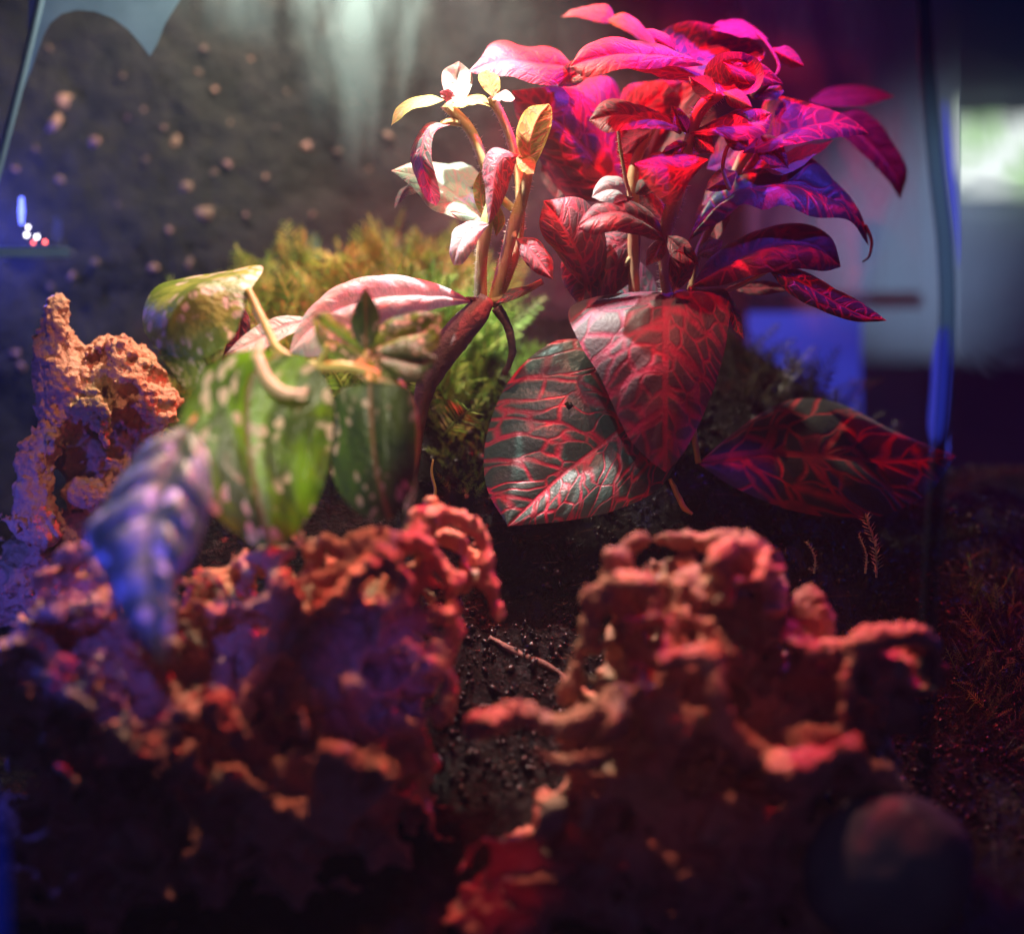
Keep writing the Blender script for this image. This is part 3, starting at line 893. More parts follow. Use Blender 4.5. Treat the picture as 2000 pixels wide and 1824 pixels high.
kn2, cu2 = crags([((640, 1290, -300), (220, 190, 110)), ((600, 1540, -310), (240, 240, 120)), ((440, 1230, -280), (110, 140, 80)), ((790, 1170, -330), (60, 90, 60))], 60, 52, 5)
V, Q = sdf_mesh(
    kn2 + [('e', (640, 1290, -300), (220, 190, 110)), ('e', (600, 1560, -310), (240, 260, 120)), ('e', (440, 1230, -280), (110, 140, 80)),
     ('c', [(395, 1120, -330, 18), (430, 1165, -350, 22), (475, 1190, -370, 24), (520, 1180, -360, 20)]),
     ('c', [(505, 1095, -340, 18), (545, 1085, -340, 20), (600, 1095, -350, 22), (640, 1050, -340, 18), (665, 1080, -350, 22), (715, 1055, -350, 26), (770, 1065, -350, 22)]),
     ('c', [(530, 1100, -350, 20), (545, 1190, -380, 24), (525, 1280, -390, 24), (495, 1340, -390, 24), (470, 1400, -390, 22)]),
     ('c', [(600, 1200, -390, 20), (650, 1170, -400, 22), (700, 1120, -390, 26), (740, 1080, -370, 26)]),
     ('e', (655, 1110, -360), (52, 44, 40)), ('e', (790, 1150, -330), (60, 80, 60)),
     ('c', [(800, 1080, -330, 22), (815, 1020, -300, 26), (850, 1003, -290, 22), (905, 1008, -280, 18), (938, 1035, -280, 20), (945, 1090, -280, 18), (955, 1160, -280, 18), (965, 1190, -280, 14)]),
     ('c', [(800, 1070, -330, 22), (850, 1110, -340, 18), (885, 1130, -330, 18), (900, 1100, -310, 16), (920, 1090, -300, 16)]),
     ('c', [(850, 1120, -340, 22), (870, 1200, -340, 18), (890, 1230, -340, 24), (870, 1300, -350, 18), (885, 1350, -350, 20), (865, 1410, -350, 18)]),
     ('e', (880, 1060, -230), (60, 80, 30)), ('e', (560, 1130, -300), (70, 60, 40)), ('c', [(600, 1330, -390, 16), (590, 1390, -400, 14)]),
     ('c', [(560, 1500, -440, 26), (640, 1470, -450, 24), (700, 1490, -440, 22)]),
     ('e', (585, 1070, -330), (20, 20, 20))],
    [('e', (470, 1260, -370), (50, 64, 60)), ('e', (885, 1075, -330), (32, 34, 60)), ('e', (915, 1150, -330), (26, 40, 40)), ('e', (620, 1270, -420), (50, 60, 60)),
     ('e', (450, 1130, -360), (36, 30, 50)), ('e', (590, 1130, -390), (22, 18, 30)), ('e', (700, 1400, -440), (70, 60, 60)), ('e', (570, 1440, -430), (60, 50, 60))] + cu2,
    (300, 950, -560), (1060, 1950, -170), 6.5, 16, (42, 18), (19, 10))
rock = mesh_obj('lava_rock', V, Q, M_ROCK)
tag(rock, 'broad ragged lava rock in the front centre below the spotted green leaf', 'rock', 'porous lava rocks')

kn3, cu3 = crags([((1330, 1410, -320), (190, 270, 120)), ((1400, 1700, -330), (360, 220, 140)), ((1560, 1430, -320), (190, 170, 100)), ((1330, 1180, -330), (140, 100, 90))], 84, 78, 9)
V, Q = sdf_mesh(
    kn3 + [('e', (1330, 1390, -320), (190, 290, 120)), ('e', (1400, 1700, -330), (380, 240, 140)), ('e', (1560, 1430, -320), (190, 170, 100)), ('e', (1330, 1180, -330), (150, 110, 90)),
     ('c', [(1180, 1165, -390, 22), (1205, 1105, -370, 26), (1240, 1065, -360, 22), (1285, 1090, -380, 24), (1335, 1130, -410, 24), (1390, 1105, -410, 26), (1420, 1070, -380, 24), (1462, 1068, -350, 24)]),
     ('c', [(1240, 1065, -340, 18), (1310, 1052, -310, 18), (1370, 1058, -310, 20), (1450, 1064, -340, 24)]),
     ('c', [(1155, 1170, -390, 20), (1220, 1140, -430, 24), (1280, 1150, -450, 22), (1340, 1175, -450, 18), (1375, 1205, -440, 14)]),
     ('e', (1470, 1160, -350), (62, 90, 70)), ('c', [(1160, 1180, -380, 22), (1145, 1260, -380, 20), (1110, 1350, -370, 24)]),
     ('c', [(1575, 1165, -300, 28), (1585, 1210, -300, 42), (1590, 1260, -300, 36)]),
     ('c', [(1490, 1240, -380, 10), (1540, 1265, -400, 16), (1575, 1290, -410, 22), (1620, 1280, -400, 26), (1655, 1300, -400, 24)]),
     ('c', [(1635, 1400, -420, 18), (1655, 1320, -420, 24), (1700, 1255, -410, 28), (1770, 1240, -390, 26), (1820, 1260, -360, 22)]),
     ('e', (1745, 1330, -350), (80, 90, 50)),
     ('c', [(1235, 1365, -440, 18), (1270, 1310, -470, 20), (1320, 1285, -480, 22), (1380, 1285, -480, 28), (1395, 1350, -490, 22), (1415, 1420, -490, 26), (1455, 1470, -480, 28)]),
     ('c', [(915, 1415, -420, 26), (970, 1412, -430, 30), (1020, 1398, -420, 26), (1100, 1420, -440, 28), (1160, 1390, -450, 28), (1205, 1360, -450, 26)]),
     ('c', [(1050, 1465, -450, 16), (1110, 1490, -460, 20), (1165, 1480, -470, 22), (1205, 1430, -470, 24), (1212, 1370, -460, 22)]),
     ('c', [(1450, 1460, -470, 24), (1520, 1480, -490, 34), (1560, 1500, -500, 44), (1620, 1470, -480, 32), (1660, 1460, -470, 24)]),
     ('c', [(1670, 1490, -450, 20), (1720, 1510, -440, 24), (1760, 1545, -430, 16)]), ('e', (1560, 1530, -440), (70, 60, 60)),
     ('e', (1180, 1460, -360), (90, 60, 70)),
     ('e', (1030, 1740, -400), (110, 130, 70)), ('e', (940, 1830, -410), (80, 70, 60)), ('e', (1080, 1650, -400), (60, 90, 60)),
     ('e', (1750, 1450, -400), (16, 20, 20))],
    [('e', (1330, 1080, -390), (44, 22, 50)), ('e', (1275, 1225, -470), (90, 44, 60)), ('e', (1330, 1390, -520), (46, 56, 60)), ('e', (1130, 1450, -480), (56, 18, 50)),
     ('e', (1520, 1370, -470), (90, 70, 80)), ('e', (1700, 1400, -440), (40, 60, 50)), ('e', (1250, 1580, -480), (130, 60, 60)), ('e', (1550, 1540, -520), (40, 30, 30)),
     ('e', (1420, 1210, -440), (30, 30, 40))] + cu3,
    (840, 990, -600), (1900, 1950, -160), 7.2, 14, (52, 17), (22, 9))
rock = mesh_obj('lava_rock', V, Q, M_ROCK2)
tag(rock, 'large red orange lava rock with rope like ridges in the front right', 'rock', 'porous lava rocks')

V, Q = sdf_mesh([('e', (1735, 1700, -430), (166, 155, 110))], [], (1540, 1520, -600), (1930, 1880, -300), 8, 10, (90, 6), (20, 0.5), 14, (80, 0))
tag(mesh_obj('pebble', V, Q, M_PEBBLE), 'smooth grey blue pebble in the dark lower right corner', 'pebble')

for (pp, lab) in [([(64, 1312, -455, 5), (105, 1325, -462, 13), (140, 1345, -460, 6)], 'pale yellow wood chip lying on the front left rock'),
                  ([(95, 1342, -462, 4), (125, 1352, -468, 8), (165, 1338, -462, 3)], 'small orange wood chip just below the pale yellow chip'),
                  ([(108, 1495, -480, 4), (125, 1505, -485, 9), (150, 1528, -480, 4)], 'grey white wood chip low on the front left rock'),
                  ([(588, 1385, -470, 5), (592, 1420, -470, 7), (596, 1440, -470, 4)], 'thin tan wood chip in a hollow of the centre rock')]:
    tag(tube('wood_chip', pp, M_WOOD, None, 8, 6, 3.0), lab, 'wood chip', 'loose wood chips')

# ------------------------------------------------------------------ leaves
def leaf(parent, mat, base, Lp, Mp, Rp, tip, d0=0, d1=None, dl=0, dr=0, dm=0, cup=0.0, wave=3.0, nu=36, nv=12, hole=None, label=None, quilted=1.0):
    d1 = d0 if d1 is None else d1

    def fill(pts, off):
        full = [base] + list(pts) + [tip]
        xy = np.array([p[:2] for p in full], float)
        s = np.concatenate([[0], np.cumsum(np.linalg.norm(np.diff(xy, axis=0), axis=1))])
        s /= s[-1]
        dd = [p[2] if len(p) > 2 else d0 + (d1 - d0) * t + off * math.sin(math.pi * min(1, max(0, t))) ** 0.8 for p, t in zip(full, s)]
        return catmull(np.column_stack([xy, dd]), nu)
    if not Mp:
        Lc, Rc = fill(Lp, dl), fill(Rp, dr)
        Mc = 0.5 * (Lc + Rc)
        t = np.linspace(0, 1, nu)
        Mc[:, 2] = d0 + (d1 - d0) * t + dm * np.sin(math.pi * t)
    else:
        Lc, Mc, Rc = fill(Lp, dl), fill(Mp, dm), fill(Rp, dr)
    vv_ = np.linspace(-1, 1, 2 * nv + 1)
    S = np.zeros((nu, len(vv_), 3))
    wid = 0.5 * (np.linalg.norm(Lc - Mc, axis=1) + np.linalg.norm(Rc - Mc, axis=1))
    length = np.linalg.norm(np.diff(Mc, axis=0), axis=1).sum()
    for j, v_ in enumerate(vv_):
        E = Lc if v_ < 0 else Rc
        a_ = abs(v_)
        S[:, j] = Mc + a_ * (E - Mc)
    T = np.gradient(S, axis=0)
    Sv = np.gradient(S, axis=1)
    Nn = np.cross(Sv, T)
    Nn /= np.linalg.norm(Nn, axis=2)[..., None] + 1e-6
    # which side is the upper one: towards the top (layout -y) and the viewer (-depth)
    mean = Nn.mean(axis=(0, 1))
    flip = (mean @ np.array([0, -0.55, -0.85])) < 0
    if flip:
        Nn = -Nn
    uu = np.linspace(0, 1, nu)[:, None]
    av = np.abs(vv_)[None]
    seed = random.uniform(0, 100)
    # quilted surface between the side veins plus a crease along the midrib
    chev = uu - av * wid.max() / length * 0.7
    quilt = np.abs(np.sin(math.pi * 7 * chev + seed)) ** 0.7 * np.clip(av * 3, 0, 1) * (1 - av ** 4)
    crease = -np.exp(-(av / 0.12) ** 2) * 0.8
    env = np.sin(math.pi * np.clip(uu, 0, 1)) ** 0.6
    ww = fbm(np.stack([uu * 6 + 0 * av, np.sign(vv_)[None] * 3 + 0 * uu, np.full((nu, len(vv_)), seed)], axis=-1), 2)
    disp = env * (quilt * 0.011 * quilted * length + crease * 0.012 * length + cup * length * av * (1 - av) * 4 * 0.25) + wave * ww * av ** 2 * env * 2
    S = S + Nn * disp[..., None]
    uvx = np.repeat(uu, len(vv_), axis=1)
    uvy = vv_[None] * (wid[:, None] / length)
    uv = np.stack([uvx, uvy], axis=-1).reshape(-1, 2)
    rim = np.stack([np.repeat(av, nu, axis=0), uvx], axis=-1).reshape(-1, 2)
    nw = len(vv_)
    i, j = np.meshgrid(np.arange(nu - 1), np.arange(nw - 1), indexing='ij')
    a = (i * nw + j).ravel()
    f = np.stack([a, a + 1, a + nw + 1, a + nw], axis=1)
    if hole:
        cen = S.reshape(-1, 3)[f].mean(axis=1)
        f = f[np.linalg.norm((cen - np.array([hole[0], hole[1], 0]))[:, :2], axis=1) > hole[2]]
    W = P(S.reshape(-1, 3))
    # wind so the face normal is the upper side
    p0, p1, p2 = W[f[len(f) // 2][0]], W[f[len(f) // 2][1]], W[f[len(f) // 2][3]]
    fn = np.cross(p1 - p0, p2 - p0)
    nl = Nn.reshape(-1, 3)[f[len(f) // 2][0]]
    nwrld = nl[0] * RIGHT - nl[1] * UP + nl[2] * FWD
    if fn @ nwrld < 0:
        f = f[:, ::-1]
    o = mesh_obj('leaf', W, f, mat, parent, True, uv, rim)
    if label:
        o['label'] = label
    return o


def hairs(parent, path, n, ln, spread=1.0):
    """fine upright hairs along a stem, joined into one fuzzy part"""
    c = catmull(np.asarray(path, float), n)
    T = np.gradient(c[:, :3], axis=0)
    T /= np.linalg.norm(T, axis=1)[:, None]
    V, F = [], []
    for i in range(n):
        for s in range(4):
            r = rng.normal(size=3)
            r -= T[i] * (r @ T[i])
            r /= np.linalg.norm(r)
            b = c[i, :3] + r * c[i, 3] * 0.9 + T[i] * rng.uniform(-3, 3)
            t = np.cross(T[i], r) * 0.55
            e = b + (r + T[i] * rng.uniform(-0.4, 0.5)) * ln * rng.uniform(0.5, 1.2)
            k0 = len(V)
            V += [b - t, b + t, e, b + T[i] * 0.9]
            F += [(k0, k0 + 1, k0 + 2), (k0 + 1, k0 + 3, k0 + 2), (k0 + 3, k0, k0 + 2)]
    o = mesh_obj('stem_hairs', P(np.array(V)), np.array(F), M_HAIR, parent)
    o['kind'] = 'stuff'
    return o


# ---- the big red nerve plant
np_ = empty('nerve_plant', (1300, 640, 60), 'large red veined nerve plant with broad dark leaves, right of centre', 'plant', 'nerve plants')
stems = [[(1318, 640, 40, 14), (1300, 540, 30, 12), (1300, 450, 10, 13), (1322, 380, 0, 15), (1345, 280, 0, 11), (1368, 215, -10, 13), (1405, 180, -10, 14)],
         [(1240, 640, 70, 14), (1238, 540, 60, 11), (1236, 440, 40, 11), (1236, 385, 30, 13), (1240, 320, 40, 10), (1275, 250, 80, 8)],
         [(1345, 600, 40, 9), (1362, 500, 60, 8), (1400, 420, 70, 8), (1440, 330, 70, 10), (1462, 292, 70, 14), (1480, 250, 80, 9)],
         [(1330, 258, -10, 6), (1290, 240, -25, 5)], [(1470, 190, 60, 8), (1520, 140, 80, 4), (1505, 95, 110, 3), (1478, 64, 140, 3)],
         [(1205, 240, -10, 3), (1212, 290, 0, 3.5), (1222, 350, 10, 3.5), (1232, 385, 20, 4)],
         [(1425, 370, 20, 5), (1412, 330, 0, 4), (1420, 290, 20, 4), (1440, 270, 40, 4)]]
for i, s in enumerate(stems):
    tube('stem', s, M_STEM_R if i in (0, 1, 2) else M_STEM_D if i == 4 else M_STEM, np_, None, 12, 0.8)
hairs(np_, stems[0], 90, 11)
hairs(np_, stems[5], 40, 7)
L = lambda *a, **k: leaf(np_, *a, **k)
# broad leaves at the foot
L(M_RED, (1290, 775), [(1200, 690), (1095, 663), (1000, 735), (950, 850), (950, 950)], [(1195, 855), (1090, 935)],
  [(1335, 850), (1295, 945), (1205, 995), (1095, 1018)], (992, 1028), 45, -45, 45, -35, -10, 0.10, 2.5, 120, 44, (1112, 793, 8), 'round dark green leaf with bright red veins and a small hole')
L(M_FOLD, (1300, 572, 70), [(1190, 574, 40), (1112, 600, -15), (1132, 670, -60), (1175, 740, -75), (1225, 850, -75), (1265, 895, -70)],
  [(1303, 582, -20), (1302, 680, -95), (1300, 790, -105), (1300, 870, -90)],
  [(1380, 565, 40), (1425, 575, 0), (1418, 670, -50), (1390, 770, -65), (1345, 870, -70)], (1300, 922, -75), 40, -75, 0, 0, 0, 0.0, 3, 56, 20,
  None, 'heart shaped red leaf folded over at the top, pointing down')
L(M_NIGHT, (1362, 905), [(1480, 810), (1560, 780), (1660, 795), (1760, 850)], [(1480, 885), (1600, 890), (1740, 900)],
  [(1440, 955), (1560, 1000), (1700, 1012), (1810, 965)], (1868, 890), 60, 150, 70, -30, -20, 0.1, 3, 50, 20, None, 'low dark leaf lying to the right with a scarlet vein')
L(M_DEEP, (1350, 562), [(1388, 505), (1440, 470), (1510, 445), (1570, 437), (1622, 465)], [(1420, 520), (1510, 480), (1590, 480)],
  [(1410, 556), (1480, 535), (1560, 526), (1610, 530)], (1642, 522), 20, 60, 60, -60, -10, 0.2, 2)
L(M_RED, (1500, 526), [(1565, 528), (1635, 565), (1700, 602)], [(1560, 548), (1635, 592), (1690, 618)], [(1540, 572), (1605, 608), (1670, 629)], (1732, 627), 0, -20, 50, -20, 0, 0.1, 2, 44, 16)
L(M_RED, (1345, 470), [(1385, 400), (1440, 348), (1500, 330), (1562, 300), (1625, 352), (1675, 410)], [(1405, 405), (1470, 372), (1560, 362), (1650, 410)],
  [(1400, 435), (1450, 397), (1492, 412), (1532, 404), (1585, 427), (1655, 432)], (1697, 480), 20, 90, 60, -60, 0, 0.15, 6)
tube('stem', [(1690, 440, 85, 4), (1702, 470, 88, 3.5), (1698, 500, 90, 2.5), (1684, 512, 90, 1.5)], M_STEM_D, np_)
L(M_DEEP, (1450, 300), [(1478, 240), (1500, 194), (1580, 202), (1645, 228)], [(1500, 280), (1570, 252), (1640, 242)], [(1500, 296), (1580, 280), (1650, 268)], (1697, 262), 40, 90, 70, -50, 0, 0.2, 4)
L(M_NERVE_SHADED, (1598, 238), [(1680, 215), (1732, 262), (1772, 330)], [(1655, 245), (1712, 292), (1752, 350)], [(1650, 272), (1698, 315), (1735, 355)], (1758, 390), 220, 260, 30, -20)
L(M_NERVE_SHADED, (1580, 198), [(1620, 172), (1685, 166)], [], [(1625, 208), (1685, 206)], (1748, 190), 250, 290, 40, -20)  # leaf shape added in place of a magenta reflection
L(M_RED, (1345, 148), [(1275, 115), (1284, 68), (1345, 40)], [(1362, 105), (1400, 75)], [(1400, 152), (1465, 132), (1492, 98)], (1428, 60), 60, 150, 20, 20, 60, -0.1, 4)
L(M_FOLD, (1502, 78), [(1455, 40), (1420, 38)], [], [(1460, 72), (1420, 66)], (1385, 56), 140, 150, 50, -20)
L(M_RED, (1205, 45), [(1190, 14), (1140, 11)], [], [(1170, 46), (1130, 33)], (1096, 33), -170, -190, 40, -20)
L(M_YOUNG, (1285, 90), [(1252, 44), (1212, 28)], [], [(1264, 86), (1215, 56)], (1184, 40), -170, -190, 40, -20)
L(M_DEEP, (1375, 128), [(1300, 97), (1230, 84), (1180, 75), (1138, 95)], [(1290, 116), (1200, 110), (1145, 118)], [(1300, 132), (1220, 136), (1150, 152)], (1112, 132), 30, -60, 70, -60, 0, 0.2, 5)
L(M_DEEP, (1382, 152), [(1330, 126), (1262, 122)], [], [(1332, 160), (1262, 142)], (1205, 130), 40, 0, 50, -40)
L(M_DEEP, (1408, 188), [(1376, 162), (1382, 125), (1412, 104)], [(1425, 160), (1442, 130)], [(1470, 182), (1492, 150), (1482, 118)], (1450, 102), -10, 30, -5, -5, 30, -0.1, 1.5)
L(M_YOUNG, (1400, 190), [(1370, 185), (1366, 168)], [], [(1385, 200), (1372, 192)], (1362, 172), -20, -40, 0, 0)
L(M_DEEP, (1218, 392), [(1110, 385), (1048, 300), (1008, 225)], [(1145, 295), (1070, 225)], [(1232, 300), (1216, 220), (1190, 152), (1100, 164)], (1000, 178), 100, 60, 40, 90, 10, 0.15, 5, 56, 22)
L(M_DEEP, (1338, 258), [(1292, 226), (1222, 198), (1175, 200)], [(1270, 236), (1210, 224)], [(1290, 252), (1222, 254), (1182, 258)], (1150, 236), -10, -60, 50, -50, 0, 0.2, 3)
L(M_DEEP, (1232, 392), [(1212, 300), (1232, 205), (1275, 160)], [(1275, 290), (1310, 210)], [(1322, 335), (1395, 262), (1385, 190)], (1335, 158), 120, 190, 10, 10, 40, 0.1, 5)
L(M_DEEP, (1384, 312), [(1340, 299), (1290, 297)], [(1340, 330), (1290, 325)], [(1352, 348), (1312, 402), (1268, 368)], (1238, 320), -40, -90, 40, -40, -20, 0.1, 3)
L(M_PINK, (1226, 396), [(1216, 350), (1186, 343), (1164, 362)], [], [(1200, 397), (1176, 395)], (1156, 386), -10, -40, 20, -20, 0, 0.2, 3)
L(M_DEEP, (1298, 472), [(1272, 420), (1222, 391), (1160, 400)], [(1265, 438), (1212, 415), (1160, 424)], [(1262, 465), (1212, 452), (1160, 458)], (1128, 446), 0, -70, 40, -50, -20, 0.2, 3)
L(M_DEEP, (1152, 572), [(1100, 515), (1055, 445)], [(1130, 500), (1098, 440)], [(1182, 520), (1178, 450), (1140, 390)], (1062, 392), 40, 10, -10, 10, -30, 0.15, 4)
L(M_DEEP, (1315, 574), [(1306, 540), (1310, 500)], [], [(1350, 542), (1358, 502)], (1340, 476), -40, -40, -5, -5, 10, 0, 1)
L(M_DEEP, (1345, 262), [(1392, 240), (1440, 214), (1482, 212)], [], [(1400, 266), (1450, 274), (1495, 260)], (1508, 222), -10, -30, 50, -40, 0, 0.2, 3)
L(M_RED, (1468, 192), [(1488, 155), (1515, 160)], [], [(1490, 196), (1515, 193)], (1532, 180), 70, 80, 30, -20)
L(M_DEEP, (1312, 442), [(1292, 390), (1265, 377)], [], [(1290, 442), (1260, 422)], (1244, 392), 50, 60, 20, -10)
L(M_PALE, (1486, 328), [(1530, 302), (1580, 284)], [], [(1530, 342), (1582, 312)], (1628, 274), 50, 90, 30, -30)
L(M_DEEP, (1252, 452), [(1180, 448), (1108, 482), (1098, 545)], [(1185, 500), (1150, 545)], [(1246, 530), (1205, 572), (1165, 590)], (1132, 600), 60, 30, 20, 20, -10, 0.1, 3)
L(M_DEEP, (1370, 402), [(1392, 340), (1450, 300)], [], [(1420, 390), (1480, 345)], (1508, 300), 100, 130, 40, -20)
L(M_DEEP, (1380, 330), [(1400, 280), (1440, 230)], [], [(1440, 340), (1480, 290)], (1500, 232), 110, 150, 20, -20)
L(M_RED, (1405, 570), [(1432, 586), (1448, 622)], [], [(1418, 600), (1432, 642)], (1452, 662), 10, -20, 20, 0)
L(M_DEEP, (1220, 240), [(1210, 200), (1230, 165)], [], [(1290, 250), (1330, 200)], (1300, 158), 130, 160, 0, 10)
L(M_RED, (1260, 600), [(1220, 560), (1180, 560)], [], [(1240, 615), (1195, 606)], (1150, 588), 90, 80, 20, -10)
L(M_DEEP, (1420, 560), [(1470, 548), (1520, 552)], [], [(1470, 576), (1520, 570)], (1560, 562), 90, 110, 20, -20)
L(M_DEEP, (1085, 392), [(1060, 350), (1062, 300)], [], [(1120, 360), (1125, 310)], (1090, 280), 140, 170, 10, 0, 20)
L(M_DEEP, (1400, 470), [(1360, 430), (1372, 390)], [], [(1425, 425), (1420, 390)], (1400, 365), 100, 120, 10, 0, 20)
L(M_FOLD, (1290, 602), [(1215, 590), (1185, 530)], [], [(1275, 540), (1235, 500)], (1190, 478), 90, 110, 10, 0, 10)
for (bx_, by_, bd_, tx_, ty_, td_, w_) in [(1400, 185, -10, 1345, 150, -50, 20), (1412, 180, 0, 1470, 210, -40, 18), (1345, 262, -10, 1310, 205, 20, 16), (1350, 258, 0, 1395, 300, -50, 20),
        (1238, 385, 10, 1190, 420, -40, 18), (1240, 380, 20, 1285, 345, -20, 16), (1465, 290, 60, 1410, 255, 20, 20), (1475, 260, 70, 1540, 330, 30, 24), (1300, 460, 0, 1365, 520, -40, 20),
        (1300, 465, 10, 1262, 520, -40, 16), (1440, 335, 70, 1378, 372, 20, 20), (1275, 250, 70, 1205, 300, 40, 24), (1505, 95, 110, 1570, 130, 90, 18), (1362, 500, 50, 1412, 470, 20, 16),
        (1090, 170, 100, 1160, 110, 60, 22), (1236, 440, 30, 1180, 395, -10, 20), (1345, 280, 0, 1292, 300, -40, 14), (1410, 120, 20, 1530, 165, 60, 24), (1320, 100, 60, 1250, 60, 40, 20)]:
    ax_ = np.array([tx_ - bx_, ty_ - by_], float)
    nn_ = np.array([-ax_[1], ax_[0]]) / np.linalg.norm(ax_) * w_
    p1_, p2_ = np.array([bx_, by_]) + 0.33 * ax_, np.array([bx_, by_]) + 0.7 * ax_
    L(random.choice([M_DEEP, M_RED, M_DEEP]), (bx_, by_), [tuple(p1_ + nn_), tuple(p2_ + nn_ * 0.8)], [], [tuple(p1_ - nn_), tuple(p2_ - nn_ * 0.8)], (tx_, ty_), bd_, td_,
      random.choice([30, -30]), random.choice([20, -20]), -10, 0.15, 2.5, 26, 8)
# short stalks  tying leaves to the stems
for pth in ([(1300, 560, 40, 7), (1300, 572, 68, 6)], [(1290, 640, 60, 9), (1292, 720, 60, 7), (1290, 778, 46, 6)], [(1320, 640, 50, 9), (1345, 780, 70, 7), (1364, 905, 60, 6)],
            [(1340, 590, 40, 6), (1350, 562, 22, 6)], [(1235, 400, 30, 6), (1220, 392, 90, 5)], [(1345, 270, 0, 5), (1380, 250, -15, 4)], [(1235, 500, 50, 6), (1180, 560, 60, 6), (1152, 572, 42, 5)],
            [(1330, 600, 40, 6), (1440, 560, 20, 5), (1502, 527, 0, 5)]):
    tube('leaf_stalk', pth, M_STEM, np_, None, 8)

# ---- the pale young shoots in the middle
ps = empty('nerve_plant', (945, 600, 0), 'pale young nerve plant shoots with curled pink and green leaves, left of the red plant', 'plant', 'nerve plants')
sst = [[(938, 600, 10, 14), (940, 510, 0, 12), (950, 440, -10, 13), (960, 380, 0, 9), (945, 320, 0, 10), (918, 255, 0, 11), (870, 203, 0, 12)],
       [(962, 600, 20, 13), (988, 500, 10, 12), (1004, 440, 0, 13), (1022, 380, -10, 11), (1034, 325, -20, 9)],
       [(970, 590, 30, 11), (1010, 480, 30, 10), (1015, 380, 20, 9), (1008, 310, 20, 10), (985, 240, 10, 9), (960, 190, 0, 10)],
       [(905, 240, 0, 9), (880, 238, -5, 8), (862, 242, -10, 6)], [(1002, 408, 30, 8), (970, 380, 30, 8)]]
for i, s in enumerate(sst):
    tube('stem', s, M_STEM, ps, None, 12, 0.8)
hairs(ps, sst[0], 90, 8)
hairs(ps, sst[1], 70, 8)
hairs(ps, sst[2], 70, 8)
tube('woody_stem', [(950, 585, 0, 16), (930, 612, -10, 26), (888, 660, -20, 30), (850, 715, -25, 27), (825, 780, -25, 18), (812, 870, -10, 12), (806, 960, 20, 8)], M_STEM_D, ps, 50, 14, 3)
tube('woody_stem', [(970, 600, 0, 12), (992, 640, 0, 9), (1000, 690, 10, 7), (985, 730, 30, 6)], M_STEM_D, ps, 24, 10, 2)
L = lambda *a, **k: leaf(ps, *a, **k)
L(M_YOUNG, (870, 195), [(838, 186), (800, 192), (772, 214)], [(838, 196), (803, 203), (776, 224)], [(840, 206), (808, 212), (786, 228)], (764, 246), 0, -10, 30, -30, 0, 0, 2)
L(M_PALE, (893, 206), [(866, 180), (865, 140)], [], [(916, 182), (922, 145)], (896, 120), 0, 30, -10, 10, 20, 0, 2)
L(M_DEEP, (1124, 132), [(1080, 95), (1020, 92), (965, 86)], [(1060, 125), (980, 118)], [(1080, 168), (1000, 152), (950, 146)], (914, 142), 80, 20, 60, -40, 0, 0.15, 5)
L(M_YOUNG, (966, 196), [(940, 168), (934, 148)], [], [(976, 178), (974, 150)], (950, 136), -10, 0, -10, 0)
L(M_PALE, (960, 194), [(980, 177), (995, 180)], [], [(980, 197), (996, 199)], (1006, 194), -20, -30, 20, -20)
L(M_YOUNG, (866, 206), [(900, 187), (940, 185)], [], [(900, 210), (940, 206)], (968, 216), 0, 0, 30, -20)
L(M_RED, (872, 200), [(860, 185), (862, 178)], [], [(888, 190), (884, 180)], (876, 174), -15, -20, 0, 0)
L(M_RED, (882, 243), [(830, 243), (801, 300), (812, 350), (832, 388)], [(840, 250), (820, 300), (832, 350)], [(850, 258), (842, 300), (850, 340), (860, 384)], (852, 402), -10, -40, 30, -30, -20, 0, 1.5)
L(M_PALE, (953, 438), [(930, 378), (880, 324), (812, 316)], [(900, 388), (838, 350)], [(912, 434), (850, 412), (800, 362)], (764, 334), 10, 60, 60, -30, 0, 0.15, 4, 44, 16)
L(M_PALE, (950, 355), [(920, 325), (890, 318)], [], [(915, 366), (885, 345)], (862, 325), 60, 90, 30, -10)
L(M_DEEP, (1012, 303), [(965, 289), (944, 320), (948, 385)], [(980, 305), (966, 335), (962, 390)], [(1005, 326), (990, 372), (972, 415)], (955, 440), -20, -40, 10, 0, -20, 0, 1.5)
L(M_YOUNG, (951, 436), [(930, 402), (924, 365)], [], [(952, 402), (952, 362)], (937, 334), 10, 20, 0, 0)
L(M_YOUNG, (1036, 338), [(1012, 292), (1009, 250), (1030, 212)], [], [(1056, 302), (1076, 250), (1078, 215)], (1072, 203), -30, -40, -10, 10, 10, 0, 1.5, 36, 14)
L(M_YOUNG, (1008, 308), [(1036, 306), (1046, 320)], [], [(1014, 328), (1030, 340)], (1042, 340), -35, -45, 10, -10)
L(M_PINK, (956, 438), [(915, 431), (884, 456), (879, 492)], [(918, 452), (894, 485)], [(936, 466), (916, 500), (902, 516)], (886, 518), -20, -50, 10, -20, -20, 0.2, 2)
L(M_YOUNG, (969, 462), [(961, 432), (965, 412)], [], [(986, 437), (982, 415)], (973, 398), -20, -20, 0, 0)
L(M_RED, (832, 376), [(800, 357), (780, 378)], [], [(806, 380), (786, 394)], (770, 408), 60, 70, 20, -20)
L(M_DEEP, (1008, 466), [(1045, 467), (1076, 502)], [], [(1018, 502), (1045, 532)], (1080, 546), -10, -30, 20, -20, -10, 0.2, 2)
L(M_RED, (1044, 558), [(1012, 560), (985, 575)], [], [(1020, 574), (992, 590)], (968, 592), 0, -10, 20, -20)
